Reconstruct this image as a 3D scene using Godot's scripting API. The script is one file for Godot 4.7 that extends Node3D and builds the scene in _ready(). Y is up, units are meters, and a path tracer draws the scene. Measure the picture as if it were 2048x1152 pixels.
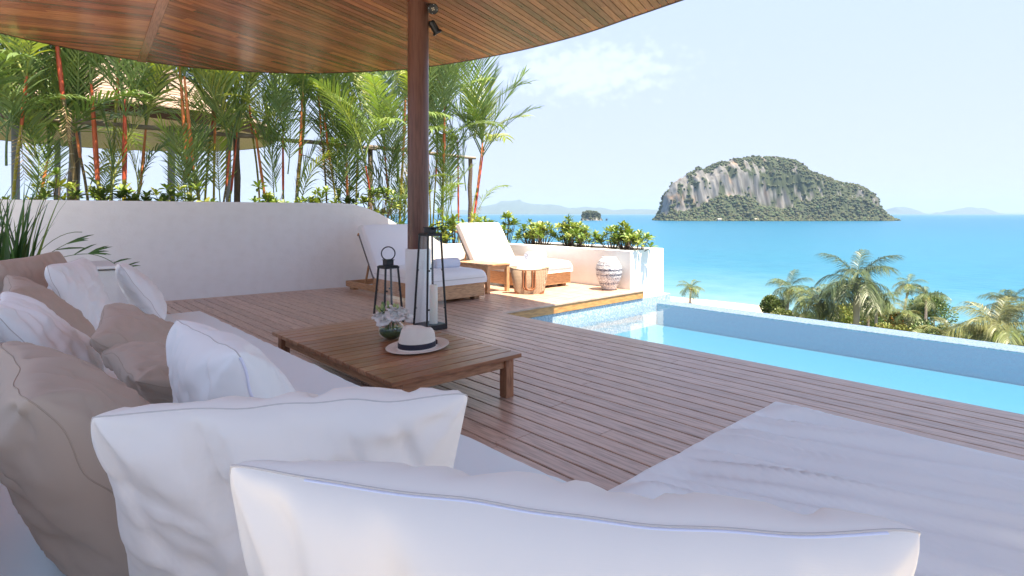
extends Node3D

# ---------------------------------------------------------------- mesh builder
class M:
	var v := PackedVector3Array()
	var n := PackedVector3Array()
	var uv := PackedVector2Array()
	var c := PackedColorArray()
	var ix := PackedInt32Array()
	var col := Color.WHITE

	func vert(p: Vector3, nn: Vector3, t: Vector2) -> int:
		v.append(p); n.append(nn); uv.append(t); c.append(col)
		return v.size() - 1

	func poly(p: Array, nn: Vector3, t: Array) -> void:
		var b := v.size()
		for k in p.size():
			vert(p[k], nn, t[k])
		var face: Vector3 = (p[2] - p[0]).cross(p[1] - p[0])
		for k in range(1, p.size() - 1):
			if face.dot(nn) >= 0.0:
				ix.append_array([b, b + k, b + k + 1])
			else:
				ix.append_array([b, b + k + 1, b + k])

	func leaf(p: Array) -> void:   # a strip of quads and a tip, lying flat
		var nn: Vector3 = (p[2] - p[0]).cross(p[1] - p[0]).normalized()
		var b := v.size()
		for k in p.size():
			vert(p[k], nn, Vector2(k % 2, k * 0.5))
		for k in range(0, p.size() - 2):
			if k % 2 == 0:
				ix.append_array([b + k, b + k + 1, b + k + 2])
			else:
				ix.append_array([b + k, b + k + 2, b + k + 1])

	func box(o: Vector3, size: Vector3, bev := 0.004, B := Basis.IDENTITY, g := 2, off := Vector2.ZERO) -> void:
		var h := size * 0.5
		var b: float = min(bev, min(h.x, min(h.y, h.z)) * 0.8)
		var a1 := (g + 1) % 3
		var a2 := (g + 2) % 3
		var P := func(ax: int, s: Vector3) -> Vector3:
			var q := Vector3(s.x * (h.x - b), s.y * (h.y - b), s.z * (h.z - b))
			q[ax] = s[ax] * h[ax]
			return q
		var put := func(q: Array, nn: Vector3) -> void:
			var pp := []
			var tt := []
			for e in q:
				pp.append(o + B * e)
				tt.append(Vector2(e[a1] + e[a2], e[g]) + off)
			poly(pp, (B * nn).normalized(), tt)
		for ax in 3:
			var u := (ax + 1) % 3
			var w := (ax + 2) % 3
			for s in [-1.0, 1.0]:
				var q := []
				for k in [[-1, -1], [1, -1], [1, 1], [-1, 1]]:
					var sg := Vector3.ZERO
					sg[ax] = s; sg[u] = k[0]; sg[w] = k[1]
					q.append(P.call(ax, sg))
				var nn := Vector3.ZERO
				nn[ax] = s
				put.call(q, nn)
				if b <= 0.0:
					continue
				for s2 in [-1.0, 1.0]:
					var sa := Vector3.ZERO
					sa[ax] = s; sa[u] = s2; sa[w] = -1
					var sb := sa
					sb[w] = 1
					var n2 := nn
					n2[u] = s2
					put.call([P.call(ax, sa), P.call(ax, sb), P.call(u, sb), P.call(u, sa)], n2)
		if b > 0.0:
			for x in [-1, 1]:
				for y in [-1, 1]:
					for z in [-1, 1]:
						var s := Vector3(x, y, z)
						put.call([P.call(0, s), P.call(1, s), P.call(2, s)], s)

	func tube(pts: Array, rad, sides := 8, closed := false, caps := true) -> void:
		var m := pts.size()
		var up := Vector3.UP
		var t0: Vector3 = (pts[1] - pts[0]).normalized()
		if abs(t0.dot(up)) > 0.9:
			up = Vector3.RIGHT
		var x := t0.cross(up).normalized()
		var b := v.size()
		var along := 0.0
		var rings := m + 1 if closed else m
		for r in rings:
			var k := r % m
			var t: Vector3
			if closed:
				t = (pts[(k + 1) % m] - pts[(k - 1 + m) % m]).normalized()
			else:
				t = (pts[min(k + 1, m - 1)] - pts[max(k - 1, 0)]).normalized()
			x = (x - t * x.dot(t)).normalized()
			var y := t.cross(x)
			if r > 0:
				along += (pts[k] - pts[(k - 1 + m) % m]).length()
			var rr: float = rad[k] if rad is Array else rad
			for s in sides + 1:
				var a := TAU * s / sides
				var nn: Vector3 = x * cos(a) + y * sin(a)
				vert(pts[k] + nn * rr, nn, Vector2(float(s) / sides * rr * TAU, along))
		for r in rings - 1:
			for s in sides:
				var i := b + r * (sides + 1) + s
				var j := i + sides + 1
				ix.append_array([i, j, i + 1, i + 1, j, j + 1])
		if caps and not closed:
			for e in [0, m - 1]:
				var t: Vector3 = (pts[0] - pts[1]).normalized() if e == 0 else (pts[m - 1] - pts[m - 2]).normalized()
				var q := []
				var tt := []
				for s in sides:
					q.append(v[b + e * (sides + 1) + s])
					tt.append(Vector2(0, 0))
				poly(q, t, tt)

	func lathe(prof: Array, o := Vector3.ZERO, sides := 32, B := Basis.IDENTITY) -> void:   # prof: Vector2(radius, height), bottom to top on the outside
		var b := v.size()
		var m := prof.size()
		for k in m:
			var d: Vector2 = (prof[min(k + 1, m - 1)] - prof[max(k - 1, 0)]).normalized()
			for s in sides + 1:
				var a := TAU * s / sides
				var nn := Vector3(cos(a) * d.y, -d.x, sin(a) * d.y)
				vert(o + B * Vector3(cos(a) * prof[k].x, prof[k].y, sin(a) * prof[k].x), B * nn, Vector2(float(s) / sides, float(k) / (m - 1)))
		for k in m - 1:
			for s in sides:
				var i := b + k * (sides + 1) + s
				var j := i + sides + 1
				ix.append_array([i, i + 1, j, i + 1, j + 1, j])

	func grid(pts: PackedVector3Array, w: int, h: int, out: Vector3, us := 1.0, vs := 1.0, cols := PackedColorArray()) -> void:   # smooth sheet of w by h points
		var b := v.size()
		var nn := PackedVector3Array()
		nn.resize(w * h)
		var tri := PackedInt32Array()
		for j in h - 1:
			for i in w - 1:
				var a := j * w + i
				tri.append_array([a, a + 1, a + w, a + 1, a + w + 1, a + w])
		var sum := Vector3.ZERO
		for k in range(0, tri.size(), 3):
			var f: Vector3 = (pts[tri[k + 2]] - pts[tri[k]]).cross(pts[tri[k + 1]] - pts[tri[k]])
			sum += f
			for e in 3:
				nn[tri[k + e]] += f
		var flip := sum.dot(out) < 0.0
		for k in w * h:
			if cols.size():
				col = cols[k]
			vert(pts[k], (nn[k] * (-1.0 if flip else 1.0)).normalized(), Vector2(float(k % w) / (w - 1) * us, float(k / w) / (h - 1) * vs))
		for k in range(0, tri.size(), 3):
			if flip:
				ix.append_array([b + tri[k], b + tri[k + 2], b + tri[k + 1]])
			else:
				ix.append_array([b + tri[k], b + tri[k + 1], b + tri[k + 2]])

	func prism(poly2: PackedVector2Array, y0: float, y1: float, T := Transform3D.IDENTITY, off := Vector2.ZERO, rot := 0.0) -> void:   # outline in x,z raised from y0 to y1
		var tri := Geometry2D.triangulate_polygon(poly2)
		for k in range(0, tri.size(), 3):
			for yy in [y0, y1]:
				var q := []
				var tt := []
				for e in 3:
					var p2: Vector2 = poly2[tri[k + e]]
					q.append(T * Vector3(p2.x, yy, p2.y))
					tt.append(p2.rotated(rot) + off)
				poly(q, T.basis * (Vector3.UP if yy == max(y0, y1) else Vector3.DOWN), tt)
		var ccw := not Geometry2D.is_polygon_clockwise(poly2)
		for k in poly2.size():
			var a: Vector2 = poly2[k]
			var d: Vector2 = poly2[(k + 1) % poly2.size()]
			var e := (d - a).normalized()
			var nn := Vector3(e.y, 0, -e.x) if ccw else Vector3(-e.y, 0, e.x)
			var ta := a.rotated(rot) + off
			var td := d.rotated(rot) + off
			poly([T * Vector3(a.x, y0, a.y), T * Vector3(d.x, y0, d.y), T * Vector3(d.x, y1, d.y), T * Vector3(a.x, y1, a.y)], T.basis * nn, [ta, td, td, ta])

	func mesh(mat: Material) -> ArrayMesh:
		var a := []
		a.resize(Mesh.ARRAY_MAX)
		a[Mesh.ARRAY_VERTEX] = v
		a[Mesh.ARRAY_NORMAL] = n
		a[Mesh.ARRAY_TEX_UV] = uv
		a[Mesh.ARRAY_COLOR] = c
		a[Mesh.ARRAY_INDEX] = ix
		var r := ArrayMesh.new()
		r.add_surface_from_arrays(Mesh.PRIMITIVE_TRIANGLES, a)
		r.surface_set_material(0, mat)
		return r

# ---------------------------------------------------------------- scene helpers
var taken := {}
var rng := RandomNumberGenerator.new()
var noise := FastNoiseLite.new()
var mt := {}

func rr(a: float, b: float) -> float:
	return rng.randf_range(a, b)

func numbered(s: String) -> String:
	if not taken.has(s):
		taken[s] = 0
		return s
	taken[s] += 1
	return "%s_%03d" % [s, taken[s]]

func tag(o: Node3D, label := "", category := "", group := "", kind := "") -> Node3D:
	for p in [["label", label], ["category", category], ["group", group], ["kind", kind]]:
		if p[1] != "":
			o.set_meta(p[0], p[1])
	return o

func thing(called: String, label: String, category: String, at := Vector3.ZERO, group := "", turn := 0.0) -> Node3D:
	var o := Node3D.new()
	o.name = numbered(called)
	add_child(o)
	o.position = at
	o.rotation.y = turn
	return tag(o, label, category, group)

func struct(called: String) -> Node3D:
	var o := Node3D.new()
	o.name = numbered(called)
	add_child(o)
	return tag(o, "", "", "", "structure")

func part(called: String, shape, mat: Material, parent: Node3D, T := Transform3D.IDENTITY, kind := "") -> MeshInstance3D:
	var o := MeshInstance3D.new()
	o.mesh = shape.mesh(mat) if shape is M else shape
	if mat and not (shape is M):
		o.material_override = mat
	o.name = called
	o.transform = T
	parent.add_child(o, true)
	if kind != "":
		o.set_meta("kind", kind)
	return o

func single(called: String, shape: M, mat: Material, label := "", category := "", group := "", kind := "") -> MeshInstance3D:
	var o := MeshInstance3D.new()
	o.mesh = shape.mesh(mat)
	o.name = numbered(called)
	add_child(o)
	tag(o, label, category, group, kind)
	return o

func lin(r: float, g: float, b: float) -> Color:
	return Color(r, g, b).linear_to_srgb()

func mat(r: float, g: float, b: float, rough := 0.7, tex: Texture2D = null) -> StandardMaterial3D:
	var m := StandardMaterial3D.new()
	m.albedo_color = lin(r, g, b)
	m.roughness = rough
	if tex:
		m.albedo_texture = tex
	return m

func noise_tex(freq: float, stops: Array, size := 512, octaves := 4, seed_ := 1, as_normal := false, bump := 4.0) -> NoiseTexture2D:
	var t := NoiseTexture2D.new()
	var f := FastNoiseLite.new()
	f.noise_type = FastNoiseLite.TYPE_SIMPLEX_SMOOTH
	f.frequency = freq
	f.fractal_octaves = octaves
	f.seed = seed_
	t.noise = f
	t.width = size
	t.height = size
	t.seamless = true
	t.seamless_blend_skirt = 0.2
	if as_normal:
		t.as_normal_map = true
		t.bump_strength = bump
	elif stops.size():
		var g := Gradient.new()
		g.offsets = PackedFloat32Array(stops.map(func(s): return s[0]))
		g.colors = PackedColorArray(stops.map(func(s): return s[1]))
		t.color_ramp = g
	return t

func image_tex(w: int, h: int, f: Callable) -> ImageTexture:
	var im := Image.create(w, h, false, Image.FORMAT_RGB8)
	for y in h:
		for x in w:
			im.set_pixel(x, y, f.call(x, y))
	return ImageTexture.create_from_image(im)

func grained(m: StandardMaterial3D, along := 0.5, across := 3.0) -> StandardMaterial3D:
	m.albedo_texture = mt.grain
	m.uv1_scale = Vector3(across, along, 1)
	return m

func tri_mapped(m: StandardMaterial3D, s: float, world := true) -> StandardMaterial3D:
	m.uv1_triplanar = true
	m.uv1_world_triplanar = world
	m.uv1_scale = Vector3(s, s, s)
	return m

func fabric(r: float, g: float, b: float) -> StandardMaterial3D:
	var m := mat(r, g, b, 0.85)
	m.normal_enabled = true
	m.normal_texture = mt.weave
	m.normal_scale = 0.12
	m.rim_enabled = true
	m.rim = 0.25
	m.rim_tint = 0.6
	return tri_mapped(m, 18.0, false)

func foliage_mat(r: float, g: float, b: float, back := 0.5) -> StandardMaterial3D:
	var m := mat(r, g, b, 0.45)
	m.vertex_color_use_as_albedo = true
	m.backlight_enabled = true
	m.backlight = Color(back * 0.95, back, back * 0.45)
	return m

# ---------------------------------------------------------------- materials
func make_materials() -> void:
	mt.grain = noise_tex(0.018, [[0.0, Color(0.76, 0.73, 0.71)], [0.38, Color(0.90, 0.88, 0.87)], [0.55, Color(0.96, 0.95, 0.94)], [0.75, Color(1, 1, 1)], [1.0, Color(0.84, 0.82, 0.80)]], 512, 5, 3)
	mt.weave = image_tex(128, 128, func(x, y):
		var a := sin(x * TAU / 4.0) * 0.5
		var b := sin(y * TAU / 4.0) * 0.5
		return Color(0.5 + 0.22 * a, 0.5 + 0.22 * b, 0.95))
	mt.deck = []
	for k in [[0.62, 0.445, 0.345], [0.58, 0.41, 0.315], [0.67, 0.485, 0.38], [0.605, 0.44, 0.35], [0.64, 0.45, 0.34]]:
		var m: StandardMaterial3D = grained(mat(k[0], k[1], k[2], 0.33), 0.35, 4.0)
		m.heightmap_enabled = true
		m.heightmap_texture = mt.grain
		m.heightmap_scale = 0.02
		mt.deck.append(m)
	mt.ceil = []
	for k in [[0.34, 0.108, 0.062], [0.25, 0.078, 0.047], [0.42, 0.142, 0.080], [0.19, 0.066, 0.045], [0.32, 0.105, 0.070], [0.48, 0.175, 0.086], [0.28, 0.092, 0.060]]:
		var m: StandardMaterial3D = grained(mat(k[0], k[1], k[2], 0.24), 0.3, 5.0)
		mt.ceil.append(m)
	mt.ceil_dark = mat(0.045, 0.02, 0.014, 0.5)
	mt.column = grained(mat(0.155, 0.066, 0.042, 0.32), 0.25, 3.0)
	mt.table = []
	for k in [[0.42, 0.205, 0.11], [0.34, 0.16, 0.082], [0.50, 0.265, 0.145], [0.385, 0.185, 0.10]]:
		mt.table.append(grained(mat(k[0], k[1], k[2], 0.3), 0.7, 5.0))
	mt.teak = grained(mat(0.62, 0.385, 0.21, 0.5), 0.7, 5.0)
	mt.teak2 = grained(mat(0.54, 0.31, 0.16, 0.5), 0.7, 5.0)
	mt.fascia = grained(mat(0.62, 0.33, 0.115, 0.4), 0.5, 3.0)
	mt.stone = [mat(0.74, 0.70, 0.64, 0.7), mat(0.70, 0.66, 0.60, 0.7), mat(0.77, 0.735, 0.68, 0.7)]
	mt.dry = foliage_mat(0.40, 0.30, 0.17, 0.3)
	mt.backframe = mat(0.13, 0.125, 0.12, 0.6)
	mt.plaster = mat(0.865, 0.89, 0.89, 0.85, noise_tex(0.006, [[0.0, Color(0.975, 0.972, 0.968)], [0.5, Color(0.99, 0.99, 0.988)], [1.0, Color(1, 1, 1)]], 512, 6, 17))
	mt.plaster.heightmap_enabled = true
	mt.plaster.heightmap_texture = noise_tex(0.05, [], 256, 4, 9)
	mt.plaster.heightmap_scale = 0.12
	tri_mapped(mt.plaster, 1.5)
	mt.cream = mat(0.62, 0.60, 0.55, 0.7)
	mt.white_fabric = fabric(0.90, 0.90, 0.88)
	mt.chaise_fabric = fabric(0.89, 0.925, 0.925)
	mt.seat_fabric = fabric(0.82, 0.90, 0.915)
	mt.lounge_fabric = fabric(0.82, 0.82, 0.83)
	mt.ivory_fabric = fabric(0.90, 0.85, 0.785)
	mt.taupe_fabric = fabric(0.50, 0.40, 0.32)
	mt.taupe_piping = mat(0.44, 0.35, 0.275, 0.8)
	mt.ivory_piping = mat(0.60, 0.56, 0.53, 0.8)
	mt.white_piping = mat(0.62, 0.61, 0.62, 0.8)
	mt.zip = mat(0.78, 0.79, 0.92, 0.6)
	mt.towel = fabric(0.66, 0.70, 0.80)
	mt.towel.normal_scale = 0.9
	mt.black = mat(0.012, 0.012, 0.014, 0.45)
	mt.black.metallic_specular = 0.5
	mt.glass = StandardMaterial3D.new()
	mt.glass.transparency = BaseMaterial3D.TRANSPARENCY_ALPHA
	mt.glass.albedo_color = Color(0.9, 0.96, 1.0, 0.01)
	mt.glass.roughness = 0.01
	mt.wax = mat(0.85, 0.82, 0.70, 0.5)
	mt.wax.subsurf_scatter_enabled = true
	mt.wax.subsurf_scatter_strength = 0.3
	mt.soil = mat(0.06, 0.04, 0.028, 0.95)
	mt.leaves = [foliage_mat(0.30, 0.41, 0.14, 0.8), foliage_mat(0.22, 0.32, 0.12, 0.75), foliage_mat(0.42, 0.48, 0.16, 0.85), foliage_mat(0.16, 0.25, 0.095, 0.65)]
	mt.shrub = [foliage_mat(0.22, 0.32, 0.08, 0.6), foliage_mat(0.165, 0.26, 0.07, 0.55), foliage_mat(0.31, 0.38, 0.10, 0.6)]
	mt.grass = [foliage_mat(0.045, 0.12, 0.022, 0.3), foliage_mat(0.07, 0.165, 0.03, 0.35), foliage_mat(0.14, 0.22, 0.04, 0.4)]
	mt.coco = [foliage_mat(0.10, 0.145, 0.05, 0.35), foliage_mat(0.07, 0.105, 0.042, 0.3), foliage_mat(0.135, 0.175, 0.05, 0.4), foliage_mat(0.16, 0.175, 0.06, 0.4)]
	mt.stem = mat(1, 1, 1, 0.45)
	mt.stem.vertex_color_use_as_albedo = true
	mt.stem_wood = mat(0.17, 0.12, 0.085, 0.9)
	mt.bark = mat(0.15, 0.115, 0.09, 0.9)
	mt.bark.heightmap_enabled = true
	mt.bark.heightmap_texture = noise_tex(0.03, [], 256, 4, 21)
	mt.bark.heightmap_scale = 1.5
	tri_mapped(mt.bark, 2.0)
	# glass mosaic: small tiles, each of its own tone
	var tone := []
	rng.seed = 77
	for k in 64 * 64:
		var t := rng.randf()
		tone.append(Color(0.66 + 0.30 * t, 0.78 + 0.2 * t, 0.86 + 0.13 * t) * rr(0.86, 1.0))
	mt.mosaic = mat(0.60, 0.67, 0.74, 0.25, image_tex(512, 512, func(x, y):
		if x % 8 == 0 or y % 8 == 0:
			return Color(0.80, 0.86, 0.90)
		return tone[(y / 8) * 64 + x / 8]))
	tri_mapped(mt.mosaic, 0.8)
	mt.wet_mosaic = tri_mapped(mat(0.26, 0.33, 0.43, 0.15, mt.mosaic.albedo_texture), 0.8)
	mt.pool_tile = mat(0.03, 0.19, 0.30, 0.35, image_tex(512, 512, func(x, y):
		if x % 8 == 0 or y % 8 == 0:
			return Color(0.93, 0.97, 0.98)
		var q: Color = tone[(y / 8) * 64 + x / 8]
		return Color(0.5 + 0.5 * q.r, 0.72 + 0.28 * q.g, 0.78 + 0.22 * q.b)))
	tri_mapped(mt.pool_tile, 0.8)
	mt.pool_side = tri_mapped(mat(0.02, 0.34, 0.50, 0.35, mt.pool_tile.albedo_texture), 0.8)
	mt.water = StandardMaterial3D.new()
	mt.water.transparency = BaseMaterial3D.TRANSPARENCY_ALPHA
	mt.water.albedo_color = Color(0.6, 0.9, 1.0, 0.004)
	mt.water.metallic_specular = 0.42
	mt.water.roughness = 0.02
	mt.water.normal_enabled = true
	mt.water.normal_texture = noise_tex(0.012, [], 512, 3, 5, true, 2.0)
	mt.water.normal_scale = 0.26
	tri_mapped(mt.water, 0.6)
	mt.sea = mat(1, 1, 1, 0.35, noise_tex(0.008, [[0.0, Color(0.86, 0.93, 0.95)], [0.5, Color(0.94, 0.97, 0.98)], [1.0, Color(1, 1, 1)]], 512, 5, 8))
	mt.sea.vertex_color_use_as_albedo = true
	mt.sea.metallic_specular = 0.2
	mt.sea.normal_enabled = true
	mt.sea.normal_texture = noise_tex(0.02, [], 512, 4, 6, true, 3.0)
	mt.sea.normal_scale = 0.35
	tri_mapped(mt.sea, 0.025)
	mt.ground = mat(1, 1, 1, 0.95, noise_tex(0.03, [[0.0, Color(0.75, 0.75, 0.75)], [1.0, Color(1, 1, 1)]], 256, 5, 12))
	mt.ground.vertex_color_use_as_albedo = true
	tri_mapped(mt.ground, 0.12)
	mt.rock = mat(1, 1, 1, 0.95)
	mt.rock.vertex_color_use_as_albedo = true
	mt.forest = mat(1, 1, 1, 0.9)
	mt.forest.vertex_color_use_as_albedo = true

# ---------------------------------------------------------------- setting
const HR := 3.70                 # underside of the ceiling
const WATER := -0.27
const SEA := -12.75

func wall_z(x: float) -> float:
	return -9.31 + 0.109 * (x - 1.664)

func shore_x(z: float) -> float:
	var p := [[-140.0, 60.0], [-90.0, 80.0], [-53.0, 84.0], [-44.8, 85.6], [-37.0, 86.0], [-30.8, 82.8], [-24.0, 77.0], [-17.0, 74.5], [-8.6, 73.0], [2.0, 72.0], [30.0, 72.0], [140.0, 72.0]]
	if z <= p[0][0]:
		return p[0][1]
	for k in p.size() - 1:
		if z <= p[k + 1][0]:
			return lerpf(p[k][1], p[k + 1][1], (z - p[k][0]) / (p[k + 1][0] - p[k][0]))
	return p[-1][1]

func ground_y(x: float, z: float) -> float:
	var t := shore_x(z) - x
	var y: float
	if t < 16.0:
		y = SEA + t * 0.055
	elif t < 48.0:
		y = SEA + 0.88 + (t - 16.0) * 0.03
	else:
		y = min(-2.6, SEA + 1.84 + (t - 48.0) * 0.6)
	return y

func roof_outline() -> PackedVector2Array:
	var key := [Vector2(-0.9, -7.2), Vector2(-0.85, -8.6), Vector2(-0.6, -9.75), Vector2(0.075, -10.35), Vector2(0.95, -10.62), Vector2(1.88, -10.7), Vector2(2.93, -10.42), Vector2(4.09, -9.65), Vector2(5.2, -8.2), Vector2(5.75, -6.6), Vector2(5.93, -5.2), Vector2(5.88, -4.2), Vector2(5.82, -3.3), Vector2(5.75, -2.0), Vector2(5.6, -0.6), Vector2(5.3, 0.5), Vector2(4.8, 1.15)]
	var out := PackedVector2Array()
	for k in key.size() - 1:
		var a: Vector2 = key[max(k - 1, 0)]
		var d: Vector2 = key[min(k + 2, key.size() - 1)]
		for e in 8:
			out.append(key[k].cubic_interpolate(key[k + 1], a, d, e / 8.0))
	out.append(key[-1])
	out.append(Vector2(-0.85, 1.15))
	return out

func build_sea_and_land() -> void:
	# the sea: one sheet to the horizon, paler over the shallows by the beach
	var xs := [-6000.0, -1500.0, -400.0]
	var x := 0.0
	while x < 200.0:
		xs.append(x); x += 5.0
	xs.append_array([240.0, 300.0, 400.0, 550.0, 800.0, 1200.0, 2000.0, 3500.0, 6000.0, 10000.0, 15500.0])
	var zs := [-13000.0, -8000.0, -4000.0, -2000.0, -1000.0, -500.0, -250.0, -150.0]
	x = -120.0
	while x < 120.0:
		zs.append(x); x += 8.0
	zs.append_array([150.0, 250.0, 500.0, 1000.0, 2500.0, 6000.0])
	var pts := PackedVector3Array()
	var cols := PackedColorArray()
	for z in zs:
		for xx in xs:
			pts.append(Vector3(xx, SEA, z))
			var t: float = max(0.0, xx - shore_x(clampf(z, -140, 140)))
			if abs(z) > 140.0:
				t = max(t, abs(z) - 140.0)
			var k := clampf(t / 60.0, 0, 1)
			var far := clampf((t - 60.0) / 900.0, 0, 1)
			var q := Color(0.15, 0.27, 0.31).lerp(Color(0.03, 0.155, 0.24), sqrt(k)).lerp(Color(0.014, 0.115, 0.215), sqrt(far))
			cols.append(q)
	var s := M.new()
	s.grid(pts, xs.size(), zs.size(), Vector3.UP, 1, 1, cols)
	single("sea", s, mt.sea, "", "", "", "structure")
	# whitecaps far out
	# land below the villa
	pts = PackedVector3Array()
	cols = PackedColorArray()
	var w := 0
	noise.frequency = 0.03
	for j in 70:
		var z := -150.0 + j * 4.0
		w = 0
		var sx := shore_x(z)
		for i in 54:
			var t := -6.0 + i * 1.2 if i < 24 else 22.8 + (i - 23) * 5.0
			var xx := sx - t
			var y := ground_y(xx, z)
			if t > 4.0:
				y += noise.get_noise_2d(xx, z) * 0.5
			pts.append(Vector3(xx, y, z))
			var edge := 14.0 + noise.get_noise_2d(xx * 3.0, z * 3.0) * 3.0
			var wet := clampf((3.0 - t) / 3.0, 0, 1)
			var sand := Color(0.66, 0.58, 0.45).lerp(Color(0.36, 0.31, 0.24), wet * 0.7)
			cols.append(sand if t < edge else Color(0.16, 0.17, 0.07).lerp(Color(0.08, 0.12, 0.04), noise.get_noise_2d(xx * 2, z * 2 + 90) * 0.5 + 0.5))
			w += 1
	s = M.new()
	s.grid(pts, w, 70, Vector3.UP, 1, 1, cols)
	single("ground", s, mt.ground, "", "", "", "structure")
	# bed of soil behind the long wall
	s = M.new()
	s.prism(PackedVector2Array([Vector2(-8, wall_z(-8) - 0.22), Vector2(5.6, wall_z(5.6) - 0.22), Vector2(5.8, -14.0), Vector2(-8, -14.0)]), -2.3, 0.95)
	s.prism(PackedVector2Array([Vector2(5.62, wall_z(5.6) - 0.22), Vector2(8.6, wall_z(8.6) - 0.22), Vector2(10.6, -13.6), Vector2(5.82, -14.0)]), -2.3, 0.38)
	single("garden_ground", s, mt.soil, "", "", "", "structure")

func ridge(called: String, label: String, o: Vector3, axis: Vector3, prof: Array, depth: float, tint: Color, seed_: int, rough_amp: float) -> void:
	# a far island: its skyline is the crest, from which the land falls to the sea on both sides
	noise.seed = seed_
	noise.frequency = 1.0
	var side := Vector3(-axis.z, 0, axis.x)
	var pts := PackedVector3Array()
	var cols := PackedColorArray()
	var W := 90
	var s0: float = prof[0][0]
	var s1: float = prof[-1][0]
	for j in 17:
		var q := -1.0 + j / 8.0
		for i in W:
			var s := lerpf(s0, s1, i / float(W - 1))
			var h := 0.0
			for k in prof.size() - 1:
				if s >= prof[k][0] and s <= prof[k + 1][0]:
					h = lerpf(prof[k][1], prof[k + 1][1], smoothstep(0, 1, (s - prof[k][0]) / (prof[k + 1][0] - prof[k][0])))
			var f := pow(max(0.0, 1.0 - pow(abs(q), 1.7)), 0.8)
			var nz := noise.get_noise_3d(s / depth * 3.0, q * 2.0, seed_) * rough_amp * f * (1.0 if h > 1.0 else 0.0)
			pts.append(o + axis * s + side * q * depth + Vector3.UP * (h * f * (1.0 + nz) - 0.8))
			cols.append(tint * (0.85 + 0.3 * (noise.get_noise_2d(s / depth * 9.0, q * 7.0) + 0.5)))
	var m := M.new()
	m.grid(pts, W, 17, Vector3.UP, 1, 1, cols)
	single(called, m, mt.rock, label, "island")

func profile(p: Array, s: float) -> float:
	if s <= p[0][0] or s >= p[-1][0]:
		return 0.0
	for k in p.size() - 1:
		if s <= p[k + 1][0]:
			return lerpf(p[k][1], p[k + 1][1], (s - p[k][0]) / (p[k + 1][0] - p[k][0]))
	return 0.0

func blob(seed_: int) -> M:   # a small tree crown: a lumpy ball of flat facets
	var f := FastNoiseLite.new()
	f.seed = seed_
	f.frequency = 1.3
	var m := M.new()
	var pts := PackedVector3Array()
	for j in 8:
		var b := -PI / 2 + PI * j / 7.0
		for i in 11:
			var a := TAU * (i % 10) / 10.0
			var d := Vector3(cos(b) * cos(a), sin(b), cos(b) * sin(a))
			pts.append(d * (0.75 + 0.5 * f.get_noise_3dv(d * 1.6) + 0.2 * f.get_noise_3dv(d * 5.0)))
	m.grid(pts, 11, 8, Vector3.UP)
	m = flip_out(m)
	return m

func flip_out(m: M) -> M:
	var s := 0.0
	for k in m.v.size():
		s += m.n[k].dot(m.v[k])
	if s < 0.0:
		for k in m.n.size():
			m.n[k] = -m.n[k]
		for k in range(0, m.ix.size(), 3):
			var t := m.ix[k + 1]
			m.ix[k + 1] = m.ix[k + 2]
			m.ix[k + 2] = t
	return m

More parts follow.
